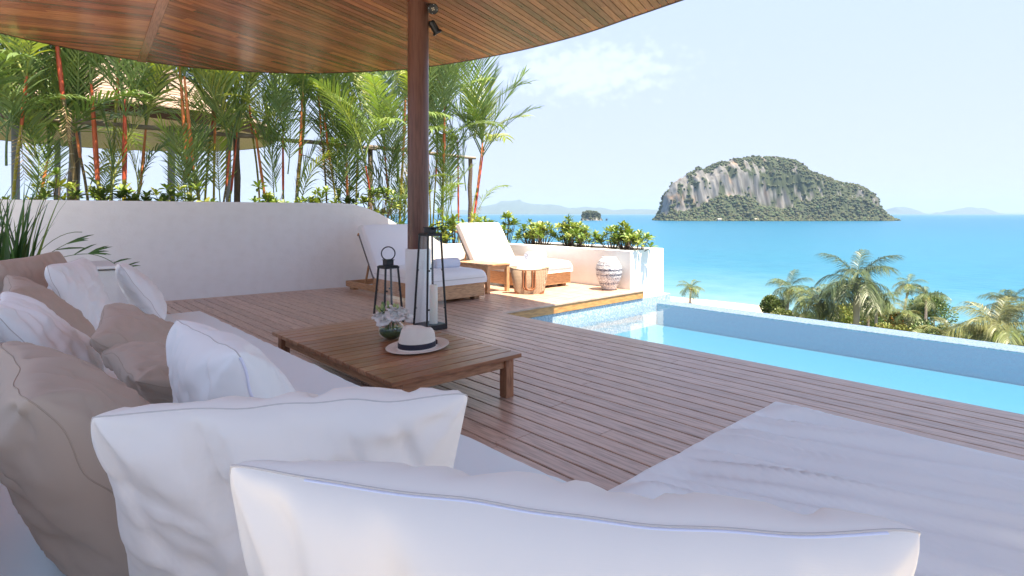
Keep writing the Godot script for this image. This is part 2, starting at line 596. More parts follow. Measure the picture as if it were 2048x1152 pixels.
func rock_island(called: String, label: String, o: Vector3, prof: Array, skirt: Array, depth: float, W: int, H: int, trees: int, dark: float, bare: Callable, seed_: int) -> Node3D:
	var axis := Vector3(0.736, 0, 0.677)
	var toward := Vector3(-0.677, 0, 0.736)
	var isl := thing(called, label, "island", o)
	var f := FastNoiseLite.new()
	f.seed = seed_
	f.fractal_octaves = 4
	f.frequency = 0.02
	var pts := PackedVector3Array()
	var cols := PackedColorArray()
	var s0: float = prof[0][0]
	var s1: float = prof[-1][0]
	var top := 0.0
	for k in prof:
		top = max(top, k[1])
	var place := []
	var R := RandomNumberGenerator.new()
	R.seed = seed_ + 5
	for j in H:
		var q := -1.0 + 2.0 * j / (H - 1)          # -1 front shore, 1 back shore
		for i in W:
			var s := lerpf(s0, s1, i / float(W - 1))
			var p := profile(prof, s)
			var sk: float = min(profile(skirt, s), p * 0.9)
			var dd := depth * (0.35 + 0.65 * sqrt(clampf(p / top, 0, 1)))
			var aq: float = abs(q)
			var h: float
			if aq > 0.55:
				h = sk * smoothstep(0.0, 1.0, (1.0 - aq) / 0.45)
			elif aq > 0.42:
				h = lerpf(sk, sk + (p - sk) * 0.62, (0.55 - aq) / 0.13)
			else:
				h = sk + (p - sk) * (0.62 + 0.38 * sin((0.42 - aq) / 0.42 * PI / 2))
			var cr := f.get_noise_3d(s * 2.2, h * 0.5, q * 30.0)
			var amp: float = min(1.0, p / 20.0)
			var out := cr * 11.0 * amp * (1.0 if aq > 0.2 else 0.4)
			var y := h * (1.0 + 0.05 * f.get_noise_2d(s * 3.0, q * 90.0)) - 0.6
			pts.append(axis * s - toward * (q * dd) + toward * out * (1.0 if q < 0 else -1.0) + Vector3.UP * y)
			var streak := f.get_noise_2d(s * 6.0, h * 0.7 + 40.0)
			var g := clampf(0.135 + 0.085 * streak + 0.11 * f.get_noise_2d(s * 9.0 + 500.0, h * 7.0) , 0.06, 0.30)
			var rockc := Color(g, g * 1.01, g)
			var orange := clampf((f.get_noise_2d(s * 1.6 + 300.0, h * 1.3) - 0.26) * 3.0, 0, 1) * 0.6
			rockc = rockc.lerp(Color(0.33, 0.205, 0.115), orange)
			var b: float = bare.call(s, h, q, f)
			var green := Color(0.036, 0.054, 0.024)
			cols.append(green.lerp(rockc, b))
			if b < 0.5 or R.randf() < 0.06:
				place.append(pts.size() - 1)
	var m := M.new()
	m.grid(pts, W, H, Vector3.UP, 1, 1, cols)
	part("rock", m, mt.rock, isl)
	if place.is_empty():
		return isl
	var mm := MultiMesh.new()
	mm.transform_format = MultiMesh.TRANSFORM_3D
	mm.use_colors = true
	mm.mesh = blob(4).mesh(mt.forest)
	mm.instance_count = trees
	for k in trees:
		var at: int = place[R.randi() % place.size()]
		var p3 := pts[at]
		var jit := Vector3(R.randf_range(-1, 1), 0, R.randf_range(-1, 1)) * 1.6
		var size := R.randf_range(1.5, 3.4) * (1.25 if p3.y < 45.0 else 1.0)
		if s1 - s0 < 100.0:
			size *= 0.6
		mm.set_instance_transform(k, Transform3D(Basis(Vector3.UP, R.randf() * TAU).scaled(Vector3(size, size * R.randf_range(0.8, 1.25), size)), p3 + jit + Vector3.UP * size * 0.2))
		var l := R.randf_range(0.55, 1.5) * dark
		mm.set_instance_color(k, Color(0.042 * l * R.randf_range(0.8, 1.35), 0.060 * l, 0.027 * l))
	var o2 := MultiMeshInstance3D.new()
	o2.multimesh = mm
	o2.name = "forest"
	o2.set_meta("kind", "stuff")
	isl.add_child(o2, true)
	return isl

func build_islands() -> void:
	var c := Vector3(1148.4, SEA, -479.1)
	var prof := [[-229.0, 0.0], [-221.0, 19.0], [-214.5, 51.0], [-199.0, 75.0], [-172.0, 92.0], [-147.4, 106.0], [-139.0, 98.0], [-125.0, 108.0], [-108.0, 115.0], [-74.0, 121.0], [-45.0, 127.0], [-25.0, 125.0], [-1.0, 127.0], [36.0, 122.0], [53.0, 115.0], [70.0, 98.0], [80.0, 96.0], [104.0, 87.0], [121.0, 80.0], [145.0, 74.0], [170.0, 69.0], [189.0, 57.0], [192.0, 36.0], [197.0, 20.0], [206.0, 14.0], [223.0, 5.0], [227.0, 0.0]]
	var skirt := [[-229.0, 0.0], [-215.0, 18.0], [-170.0, 22.0], [-150.0, 36.0], [-125.0, 44.0], [-90.0, 52.0], [-60.0, 38.0], [-45.0, 26.0], [0.0, 22.0], [40.0, 40.0], [90.0, 50.0], [150.0, 40.0], [185.0, 24.0], [227.0, 0.0]]
	rock_island("limestone_island", "large limestone island with pale cliffs on its left and forest on its right", c, prof, skirt, 95.0, 230, 64, 7000, 1.0, func(s: float, h: float, q: float, f: FastNoiseLite) -> float:
		var sk := profile(skirt, s)
		if q > 0.15 or h < sk * 0.98:
			return 0.0
		var p := profile(prof, s)
		var nz := f.get_noise_2d(s * 2.4 + 70.0, h * 1.1)
		var left := 1.0 - smoothstep(-60.0, -15.0, s)
		if s > -70.0 and s < 30.0 and h < 58.0:
			left = max(left, 0.62)
		if s > 165.0 and h < 55.0:
			left = max(left, 0.55)
		left = max(left * 0.9, 0.12)
		if h > p - 6.0 and s > -165.0:
			left *= 0.4
		return 1.0 if nz * 1.5 + left > 0.62 else 0.0, 11)
	var sp := [[-20.0, 0.0], [-19.0, 12.0], [-15.0, 17.0], [-7.0, 19.5], [4.0, 18.0], [12.0, 16.5], [18.0, 12.0], [20.5, 0.0]]
	rock_island("rock_islet", "small dark wooded rock islet standing alone left of the large island", Vector3(881.9, SEA, -724.2), sp, [[-20.0, 0.0], [0.0, 6.0], [20.5, 0.0]], 15.0, 50, 24, 420, 0.75, func(_s: float, h: float, q: float, f: FastNoiseLite) -> float:
		return 1.0 if q < 0.1 and h < 7.0 + f.get_noise_2d(h * 9.0, q * 60.0) * 6.0 else 0.0, 23)
	var ax := Vector3(0.736, 0, 0.677)
	var grn := Color(0.05, 0.075, 0.05)
	ridge("far_island", "long hazy blue mountain range on the horizon behind the red palms", Vector3(6924.5, SEA, -7064.9), ax, [[-1500.0, 60.0], [-1100.0, 80.0], [-790.0, 150.0], [-620.0, 175.0], [-480.0, 225.0], [-230.0, 238.0], [-190.0, 258.0], [-120.0, 215.0], [90.0, 182.0], [330.0, 172.0], [600.0, 135.0], [720.0, 100.0], [900.0, 60.0], [1300.0, 0.0]], 900.0, grn, 31, 0.15)
	ridge("far_island", "low pale blue hills on the horizon between rock islet and large island", Vector3(8000.0, SEA, -6075.0), ax, [[-1500.0, 0.0], [-1200.0, 70.0], [-1000.0, 112.0], [-750.0, 110.0], [-500.0, 126.0], [-270.0, 120.0], [0.0, 75.0], [250.0, 92.0], [480.0, 95.0], [700.0, 82.0], [950.0, 108.0], [1200.0, 95.0], [1500.0, 108.0], [1900.0, 60.0], [2200.0, 0.0]], 800.0, grn, 37, 0.15)
	ridge("far_island", "hazy dome shaped island just right of the large island", Vector3(11670.0, SEA, -2690.0), ax, [[-330.0, 0.0], [-200.0, 48.0], [-100.0, 118.0], [40.0, 135.0], [130.0, 118.0], [200.0, 92.0], [300.0, 25.0], [400.0, 0.0]], 320.0, grn, 41, 0.12)
	ridge("far_island", "hazy double humped island farthest right on the horizon", Vector3(12550.0, SEA, -1890.0), ax, [[-420.0, 0.0], [-250.0, 70.0], [-60.0, 105.0], [60.0, 128.0], [150.0, 100.0], [250.0, 112.0], [400.0, 40.0], [470.0, 0.0]], 320.0, grn, 43, 0.12)
	ridge("far_island", "tiny hazy rock between the two islands at right on the horizon", Vector3(12170.0, SEA, -2240.0), ax, [[-100.0, 0.0], [0.0, 38.0], [60.0, 20.0], [110.0, 0.0]], 90.0, grn, 47, 0.1)
	# a fishing boat beside the islet and a red roofed house at the foot of the island
	var b := thing("fishing_boat", "small dark fishing boat at anchor beside the rock islet", "boat", Vector3(904.0, SEA + 0.3, -703.9), "", 0.9)
	var hull := M.new()
	var st := []
	for k in 9:
		var t := -1.0 + k / 4.0
		st.append([t * 8.0, 1.7 * sqrt(max(0.02, 1.0 - t * t * 0.97)), 1.1 + 1.3 * t * t])
	var pts := PackedVector3Array()
	for e in st:
		for a in [-1.0, -0.7, 0.0, 0.7, 1.0]:
			pts.append(Vector3(e[0], e[2] * (abs(a) * 1.0) - 0.3, a * e[1]))
	hull.grid(pts, 5, 9, Vector3.DOWN)
	part("hull", hull, mat(0.05, 0.06, 0.08, 0.6), b)
	var cb := M.new()
	cb.box(Vector3(-2.0, 2.0, 0), Vector3(3.6, 2.0, 2.0), 0.1)
	cb.box(Vector3(-2.0, 3.15, 0), Vector3(4.6, 0.2, 2.6), 0.05)
	part("cabin", cb, mat(0.14, 0.16, 0.2, 0.6), b)
	for xx in [3.0, -5.5]:
		var ms := M.new()
		ms.tube([Vector3(xx, 0.8, 0), Vector3(xx, 5.5, 0)], 0.16, 6)
		part("mast", ms, mt.black, b)
	var hs := thing("beach_house", "little house with a red roof on the island shore", "house", c + Vector3(0.736, 0, 0.677) * 50.0 + Vector3(-0.677, 0, 0.736) * 80.0 + Vector3(0, 0.8, 0), "", -0.74)
	var wl := M.new()
	wl.box(Vector3(0, 2.0, 0), Vector3(10.0, 4.0, 5.0), 0.05)
	part("wall", wl, mat(0.6, 0.58, 0.54, 0.8), hs)
	var rf := M.new()
	for sgn in [-1.0, 1.0]:
		rf.box(Vector3(0, 5.0, sgn * 1.7), Vector3(11.5, 0.25, 4.4), 0.03, Basis(Vector3.RIGHT, sgn * 0.6))
	part("roof", rf, mat(0.45, 0.10, 0.09, 0.8), hs)
	for k in 3:
		var dz := M.new()
		dz.box(Vector3(-3.0 + k * 3.0, 1.8, 2.53), Vector3(1.2, 1.6, 0.1), 0.02)
		part("window", dz, mt.black, hs)
	for e in [[-72.0, 0.74, "tan thatched hut among trees on the island's left shore"], [-140.0, 0.6, "grey shed at the water's edge below the island cliff"]]:
		var ht := thing("shore_hut", e[2], "hut", c + Vector3(0.736, 0, 0.677) * e[0] + Vector3(-0.677, 0, 0.736) * 92.0 + Vector3(0, 0.5, 0), "", -0.74)
		var w2 := M.new()
		w2.box(Vector3(0, 1.5, 0), Vector3(6.0, 3.0, 4.0), 0.05)
		part("wall", w2, mat(0.55, 0.52, 0.46, 0.8), ht)
		var r2 := M.new()
		for sgn in [-1.0, 1.0]:
			r2.box(Vector3(0, 3.7, sgn * 1.3), Vector3(7.0, 0.2, 3.2), 0.03, Basis(Vector3.RIGHT, sgn * 0.55))
		part("roof", r2, mat(0.42, 0.37, 0.29, 0.9), ht)

func build_deck() -> void:
	rng.seed = 101
	var deck := struct("deck")
	var lay := func(x0: float, x1: float, z0: float, z1: float) -> void:
		var z := z0 + rr(0.0, 1.5)
		var a := z0
		while a < z1 - 0.01:
			var e: float = min(z1, z + rr(4.2, 6.0))
			if z1 - e < 0.8:
				e = z1
			var m := M.new()
			m.box(Vector3((x0 + x1) / 2, -0.0125 + rr(-0.0008, 0.0008), (a + e) / 2), Vector3(x1 - x0, 0.025, e - a - 0.003), 0.003, Basis.IDENTITY, 2, Vector2(rng.randf() * 9, rng.randf() * 9))
			part("deck_board", m, mt.deck[rng.randi() % mt.deck.size()], deck)
			a = e
			z = e
	var pitch := 0.127
	var x := -0.65
	while x < 4.55:
		lay.call(x, x + pitch - 0.0115, wall_z(x) + 0.13, 0.55)
		x += pitch
	lay.call(x, 4.72, wall_z(x) + 0.13, 0.55)
	x = 4.7285
	while x < 7.66:
		lay.call(x, min(7.69, x + pitch - 0.0115), wall_z(x) + 0.13, -5.445)
		x += pitch
	# border boards: along the wall and along the step above the pool
	var m := M.new()
	m.box(Vector3(3.53, -0.0125, wall_z(3.53) + 0.062), Vector3(8.3, 0.025, 0.11), 0.003, Basis(Vector3.UP, -0.1086), 0)
	part("border_board", m, mt.deck[2], deck)
	m = M.new()
	m.box(Vector3(6.28, -0.0125, -5.385), Vector3(3.11, 0.025, 0.11), 0.003, Basis.IDENTITY, 0)
	part("border_board", m, mt.deck[2], deck)
	m = M.new()
	m.box(Vector3(6.285, -0.0805, -5.357), Vector3(3.10, 0.105, 0.03), 0.003, Basis.IDENTITY, 0)
	part("fascia_board", m, mt.fascia, deck)
	m = M.new()
	m.box(Vector3(4.70, -0.0805, 0.3), Vector3(0.025, 0.105, 11.2), 0.003)
	part("fascia_board", m, mt.fascia, deck)
	m = M.new()   # joists and the dark ground beneath
	m.box(Vector3(2.0, -0.35, -4.3), Vector3(5.3, 0.56, 9.7), 0.0)
	m.box(Vector3(6.2, -0.35, -7.25), Vector3(2.9, 0.56, 3.5), 0.0)
	part("deck_base", m, mat(0.006, 0.005, 0.004, 0.95), deck)

func build_terrace() -> void:
	# pale stone slabs beside and behind the deck
	var t := struct("terrace")
	var m := M.new()
	m.box(Vector3(-6.2, -0.36, -1.0), Vector3(11.05, 0.6, 16.0), 0.0)
	m.box(Vector3(2.0, -0.36, 3.68), Vector3(5.3, 0.6, 6.2), 0.0)
	part("terrace_base", m, mt.cream, t)
	rng.seed = 66
	for k in 12:
		for j in 17:
			var p := Vector3(-11.46 + k * 0.9 + 0.45, -0.025, -8.6 + j * 0.9 + 0.45)
			if p.x > -0.66 - 0.44 and p.z < 0.57 + 0.44:
				continue
			m = M.new()
			m.box(p, Vector3(0.894, 0.05 + rr(-0.001, 0.001), 0.894), 0.004)
			part("paving_slab", m, mt.stone[rng.randi() % 3], t)
	for k in 7:
		for j in 6:
			var p := Vector3(-0.29 + k * 0.72, -0.025, 1.02 + j * 0.9)
			m = M.new()
			m.box(p, Vector3(0.714, 0.05 + rr(-0.001, 0.001), 0.894), 0.004)
			part("paving_slab", m, mt.stone[rng.randi() % 3], t)

func build_pool() -> void:
	var pool := struct("pool")
	var m := M.new()
	m.box(Vector3(6.5, -0.68, -0.1), Vector3(3.7, 0.12, 10.6), 0.0)
	part("pool_floor", m, mt.pool_tile, pool)
	m = M.new()
	m.box(Vector3(4.62, -0.40, -0.1), Vector3(0.16, 0.52, 10.5), 0.0)
	part("pool_wall", m, mt.pool_tile, pool)
	m = M.new()   # wall under the step and plinth of the planter
	m.box(Vector3(6.67, -0.41, -5.56), Vector3(4.0, 0.55, 0.4), 0.006)
	part("pool_wall", m, mt.mosaic, pool)
	m = M.new()   # the overflow edge
	m.box(Vector3(8.44, -1.63, -0.15), Vector3(0.38, 2.742, 10.42), 0.008)
	part("overflow_edge", m, mt.wet_mosaic, pool)
	m = M.new()   # its inner face, in pool tile
	m.box(Vector3(8.247, -0.45, -0.15), Vector3(0.012, 0.35, 10.4), 0.0)
	part("pool_wall", m, mt.pool_side, pool)
	m = M.new()
	m.box(Vector3(6.5, -0.40, 5.15), Vector3(3.9, 0.5, 0.2), 0.0)
	part("pool_wall", m, mt.mosaic, pool)
	m = M.new()
	m.poly([Vector3(4.70, WATER, -5.36), Vector3(8.26, WATER, -5.36), Vector3(8.26, WATER, 5.06), Vector3(4.70, WATER, 5.06)], Vector3.UP, [Vector2(0, 0), Vector2(1, 0), Vector2(1, 1), Vector2(0, 1)])
	single("pool_water", m, mt.water, "", "", "", "structure")
	# planter at the pool's end
	var pl := thing("planter", "long white rendered planter box at the end of the pool, full of shrubs", "planter")
	m = M.new()
	m.box(Vector3(7.76, 0.16, -7.1), Vector3(0.12, 0.96, 3.2), 0.012)
	m.box(Vector3(8.62, 0.16, -7.1), Vector3(0.12, 0.96, 3.2), 0.012)
	m.box(Vector3(8.19, 0.1585, -5.559), Vector3(0.76, 0.957, 0.12), 0.002)
	part("planter_wall", m, mt.plaster, pl)
	m = M.new()
	m.box(Vector3(8.19, 0.1, -7.2), Vector3(0.74, 0.94, 3.2), 0.0)
	part("soil", m, mt.soil, pl)

func build_walls() -> void:
	var m := M.new()
	var prof := [Vector2(-7.5, 1.425), Vector2(4.35, 1.425)]
	for k in 15:
		var t := k / 14.0
		prof.append(Vector2(4.45 + t * 1.0, 1.42 - 0.39 * pow(t, 1.7)))
	prof.append_array([Vector2(5.75, 1.02), Vector2(5.92, 0.99), Vector2(6.05, 0.9), Vector2(6.18, 0.77), Vector2(6.32, 0.69), Vector2(6.5, 0.66), Vector2(7.68, 0.655)])
	var pl := PackedVector2Array()
	for q in prof:
		pl.append(q)
	pl.append(Vector2(7.68, -0.6))
	pl.append(Vector2(-7.5, -0.6))
	# raised along z, then laid on the wall's line
	var ang := atan(0.109)
	var B := Basis(Vector3(cos(ang), 0, sin(ang)), Vector3(-sin(ang), 0, cos(ang)), Vector3(0, 1, 0))
	m.prism(pl, -0.2, 0.0, Transform3D(B, Vector3(0, 0, wall_z(0))))
	single("garden_wall", m, mt.plaster, "long white rendered wall behind the deck with a curved drop at its right end", "wall")

func build_roof() -> void:
	rng.seed = 55
	var out := roof_outline()
	var roof := struct("roof")
	var m := M.new()
	var inner: PackedVector2Array = Geometry2D.offset_polygon(out, -0.06)[0]
	m.prism(inner, HR + 0.03, HR + 0.24)
	part("roof_slab", m, mt.ceil_dark, roof)
	m = M.new()
	var edge := []
	for p in out:
		edge.append(Vector3(p.x, HR + 0.02, p.y))
	edge.resize(edge.size() - 1)
	m.tube(edge, 0.028, 8)
	part("edge_trim", m, mt.ceil_dark, roof)
	# two fields of boards that meet along the batten
	var b0 := Vector2(1.10, -4.0)
	var b1 := Vector2(1.78, -10.9)
	var bd := (b1 - b0).normalized()
	var bn := Vector2(-bd.y, bd.x)      # towards the right-hand field
	if bn.x < 0:
		bn = -bn
	var visible_ := PackedVector2Array([Vector2(-4.2, -3.0), Vector2(6.2, -1.0), Vector2(6.2, -11.5), Vector2(-4.2, -11.5)])
	var base: PackedVector2Array = Geometry2D.intersect_polygons(out, visible_)[0]
	for side in [1.0, -1.0]:
		var far: Vector2 = bn * 20.0 * side
		var half := PackedVector2Array([b0 - bd * 10 + bn * 0.04 * side, b1 + bd * 10 + bn * 0.04 * side, b1 + bd * 10 + far, b0 - bd * 10 + far])
		var field: PackedVector2Array = Geometry2D.intersect_polygons(base, half)[0]
		var az := deg_to_rad(71.6 if side > 0 else 110.0)
		var d := Vector2(sin(az), -cos(az))
		var q := Vector2(-d.y, d.x)
		var pitch := 0.093
		var o := b1
		for k in range(-110, 110):
			var y0 := k * pitch
			var x := -9.0 + rr(0, 2)
			while x < 9.0:
				var x1 := x + rr(2.6, 5.0)
				var strip := PackedVector2Array([o + d * x + q * y0, o + d * (x1 - 0.002) + q * y0, o + d * (x1 - 0.002) + q * (y0 + pitch - 0.0095), o + d * x + q * (y0 + pitch - 0.0095)])
				x = x1
				for piece in Geometry2D.intersect_polygons(strip, field):
					if piece.size() < 3:
						continue
					var mm := M.new()
					mm.prism(piece, HR + rr(-0.0006, 0.0006), HR + 0.022, Transform3D.IDENTITY, Vector2(rng.randf() * 7, rng.randf() * 7), -d.angle() + PI / 2)
					part("ceiling_board", mm, mt.ceil[rng.randi() % mt.ceil.size()], roof)
	m = M.new()
	var mid := (b0 + b1) * 0.5
	m.box(Vector3(mid.x, HR + 0.004, mid.y), Vector3(0.115, 0.03, (b1 - b0).length() - 0.3), 0.003, Basis(Vector3.UP, -atan2(bd.x, -bd.y)), 2)
	part("batten", m, mt.ceil[4], roof)
	# column
	var col := thing("column", "round dark wooden column on a white plinth holding up the roof", "column", Vector3(3.66, 0, -5.6))
	m = M.new()
	m.tube([Vector3(0, 0.78, 0), Vector3(0, 2.2, 0), Vector3(0, HR + 0.02, 0)], 0.1225, 40)
	part("shaft", m, mt.column, col)
	m = M.new()
	m.lathe([Vector2(0.148, 0), Vector2(0.148, 0.82), Vector2(0.145, 0.834), Vector2(0.138, 0.84), Vector2(0.1, 0.84)], Vector3.ZERO, 40)
	part("plinth", m, mt.plaster, col)

func spotlight(at: Vector3, aim: Vector3, label: String) -> void:
	var o := thing("spotlight", label, "spotlight", at, "spotlights on the column")
	var z := aim.normalized()
	var x := z.cross(Vector3.UP).normalized()
	var B := Basis(x, z, x.cross(z))          # the lathe's axis is y
	var m := M.new()
	m.lathe([Vector2(0.0, -0.10), Vector2(0.03, -0.10), Vector2(0.042, -0.085), Vector2(0.042, 0.03), Vector2(0.058, 0.035), Vector2(0.06, 0.06), Vector2(0.05, 0.062), Vector2(0.04, 0.052), Vector2(0.0, 0.05)], Vector3.ZERO, 28, B)
	var housing := part("housing", m, mt.black, o)
	m = M.new()
	for a in 4:
		var p := B * Vector3(cos(a * PI / 2 + 0.5) * 0.013, 0.054, sin(a * PI / 2 + 0.5) * 0.013)
		m.lathe([Vector2(0.0, 0.0), Vector2(0.008, 0.001), Vector2(0.006, 0.005), Vector2(0.0, 0.006)], p, 12, B)
	part("lens", m, mat(0.55, 0.47, 0.35, 0.2), housing)
	for a in 4:
		var s := M.new()
		s.lathe([Vector2(0.005, 0.0), Vector2(0.004, 0.004), Vector2(0.0, 0.005)], B * Vector3(cos(a * PI / 2 + 0.2) * 0.049, 0.06, sin(a * PI / 2 + 0.2) * 0.049), 8, B)
		part("screw", s, mat(0.5, 0.5, 0.5, 0.3), housing)
	m = M.new()     # U bracket to the column
	var pole := Vector3(3.66, at.y + 0.05, -5.6)
	var toward := (pole - at)
	toward.y = 0
	toward = toward.normalized()
	for sgn in [-1.0, 1.0]:
		m.tube([x * 0.047 * sgn, x * 0.047 * sgn + toward * 0.03 + Vector3.UP * 0.06, x * 0.01 * sgn + toward * 0.10 + Vector3.UP * 0.075], 0.009, 8)
	part("bracket", m, mt.black, o)

# ---------------------------------------------------------------- plants
func frond(length: float, pairs: int, leaf_len: float, leaf_w: float, rise: float, droop: float, sag: float, fwd: float, seed_: int) -> M:
	var R := RandomNumberGenerator.new()
	R.seed = seed_
	var m := M.new()
	var N := 14
	var pts := []
	var rad := []
	var tan_ := []
	var p := Vector3.ZERO
	for k in N + 1:
		var t := float(k) / N
		var a := rise - droop * pow(t, 1.4)
		var d := Vector3(cos(a), sin(a), 0.05 * sin(t * 3.0 + seed_))
		pts.append(p)
		tan_.append(d.normalized())
		rad.append(lerpf(0.013, 0.002, t) * length / 1.5)
		p += d * length / N
	m.col = Color(1.25, 1.25, 1.0)
	m.tube(pts, rad, 5, false, false)
	for k in pairs:
		var t := lerpf(0.2, 0.99, float(k) / (pairs - 1))
		var f := t * N
		var i: int = min(int(f), N - 1)
		var at: Vector3 = pts[i].lerp(pts[i + 1], f - i)
		var tg: Vector3 = tan_[i].lerp(tan_[i + 1], f - i).normalized()
		var upv := tg.cross(Vector3(0, 0, 1)).normalized()
		if upv.y < 0:
			upv = -upv
		for s in [-1.0, 1.0]:
			var L := leaf_len * (0.45 + 0.75 * sin(PI * clampf(t * 0.86 + 0.1, 0, 1))) * R.randf_range(0.82, 1.1)
			var sidev := Vector3(0, 0, s)
			var dir: Vector3 = (tg * (fwd + 0.5 * t + R.randf_range(-0.12, 0.12)) + sidev * R.randf_range(0.75, 1.0) + upv * R.randf_range(0.05, 0.4)).normalized()
			var wv := dir.cross(upv).normalized().rotated(dir, R.randf_range(-0.5, 0.5)) * leaf_w * 0.5
			var bend := Vector3.DOWN * sag * L
			var q1 := at + dir * L * 0.35
			var q2 := at + dir * L * 0.7 + bend * 0.35
			var q3 := at + dir * L + bend
			var g := R.randf_range(0.75, 1.25)
			m.col = Color(g * R.randf_range(0.9, 1.15), g, g * 0.9)
			m.leaf([at - wv * 0.5, at + wv * 0.5, q1 - wv, q1 + wv, q2 - wv * 0.75, q2 + wv * 0.75, q3])
	return m

var lipstick_fronds := []
var dry_fronds := []

func top0(r: Array) -> Vector3:
	return r[-1]

func palm_clump(at: Vector3, label: String, stems: Array, extra_low: int, seed_: int) -> void:
	rng.seed = seed_
	var o := thing("red_stem_palm", label, "palm", at, "red stemmed palms behind the wall")
	if at.z < -12.0:
		o.scale = Vector3.ONE * 1.2
	for s in stems:           # [dx, dz, height, lean, red share, thick, fronds]
		var b := Vector3(s[0], 0, s[1])
		var lean := Vector3(s[3], 0, rr(-0.06, 0.06))
		var h: float = s[2]
		var shaft = h * s[4]
		var m := M.new()
		var N := 10
		var rings := []
		var rad := []
		for k in N + 1:
			var t := float(k) / N
			rings.append(b + Vector3.UP * (h - shaft) * t + lean * h * 0.8 * t * t)
			rad.append(s[5] * 0.58 * (1.0 if k % 2 else 1.12))
		m.col = [Color(0.42, 0.36, 0.03), Color(0.28, 0.30, 0.04), Color(0.20, 0.15, 0.07)][rng.randi() % 3]
		m.tube(rings, rad, 8)
		m.col = m.col.lerp(Color(0.55, 0.50, 0.36), 0.7)
		for k in range(1, N):       # pale leaf scars
			m.tube([rings[k] - Vector3(0, 0.006, 0), rings[k] + Vector3(0, 0.006, 0)], rad[k] * 1.07, 8, false, false)
		part("stem", m, mt.stem, o)
		if rng.randf() < 0.5:       # a dead frond hanging by the stem
			part("dead_frond", dry_fronds[rng.randi() % 2], null, o, Transform3D((Basis(Vector3.UP, rng.randf() * TAU) * Basis(Vector3(0, 0, 1), rr(-2.6, -2.1))).scaled(Vector3.ONE * rr(0.45, 0.7)), top0(rings)))
		var top: Vector3 = rings[-1]
		var tip = top + (Vector3.UP + lean * 1.5).normalized() * shaft
		m = M.new()
		m.col = [Color(0.66, 0.15, 0.06), Color(0.56, 0.10, 0.05), Color(0.70, 0.23, 0.08)][rng.randi() % 3]
		m.tube([top, top.lerp(tip, 0.3), top.lerp(tip, 0.7), tip], [s[5] * 0.66, s[5] * 0.76, s[5] * 0.58, s[5] * 0.3], 8)
		part("crownshaft", m, mt.stem, o)
		var nf: int = s[6] + 1
		var a0 := rng.randf() * TAU
		for k in nf:
			var yaw := a0 + k * 2.4 + rr(-0.4, 0.4)
			var f: Array = lipstick_fronds[rng.randi() % lipstick_fronds.size()]
			var sc := rr(0.8, 1.12)
			var pitch := rr(-0.3, 0.12)
			var T := Transform3D((Basis(Vector3.UP, yaw) * Basis(Vector3(0, 0, 1), pitch)).scaled(Vector3.ONE * sc), top.lerp(tip, rr(0.75, 1.0)))
			part("frond", f[rng.randi() % 4], null, o, T)
	for k in extra_low * 2:
		var f: Array = lipstick_fronds[rng.randi() % lipstick_fronds.size()]
		var T := Transform3D((Basis(Vector3.UP, rng.randf() * TAU) * Basis(Vector3(0, 0, 1), rr(-0.1, 0.35))).scaled(Vector3.ONE * rr(0.6, 0.9)), Vector3(rr(-0.35, 0.35), rr(0.2, 1.7), rr(-0.25, 0.25)))
		part("frond", f[rng.randi() % 4], null, o, T)

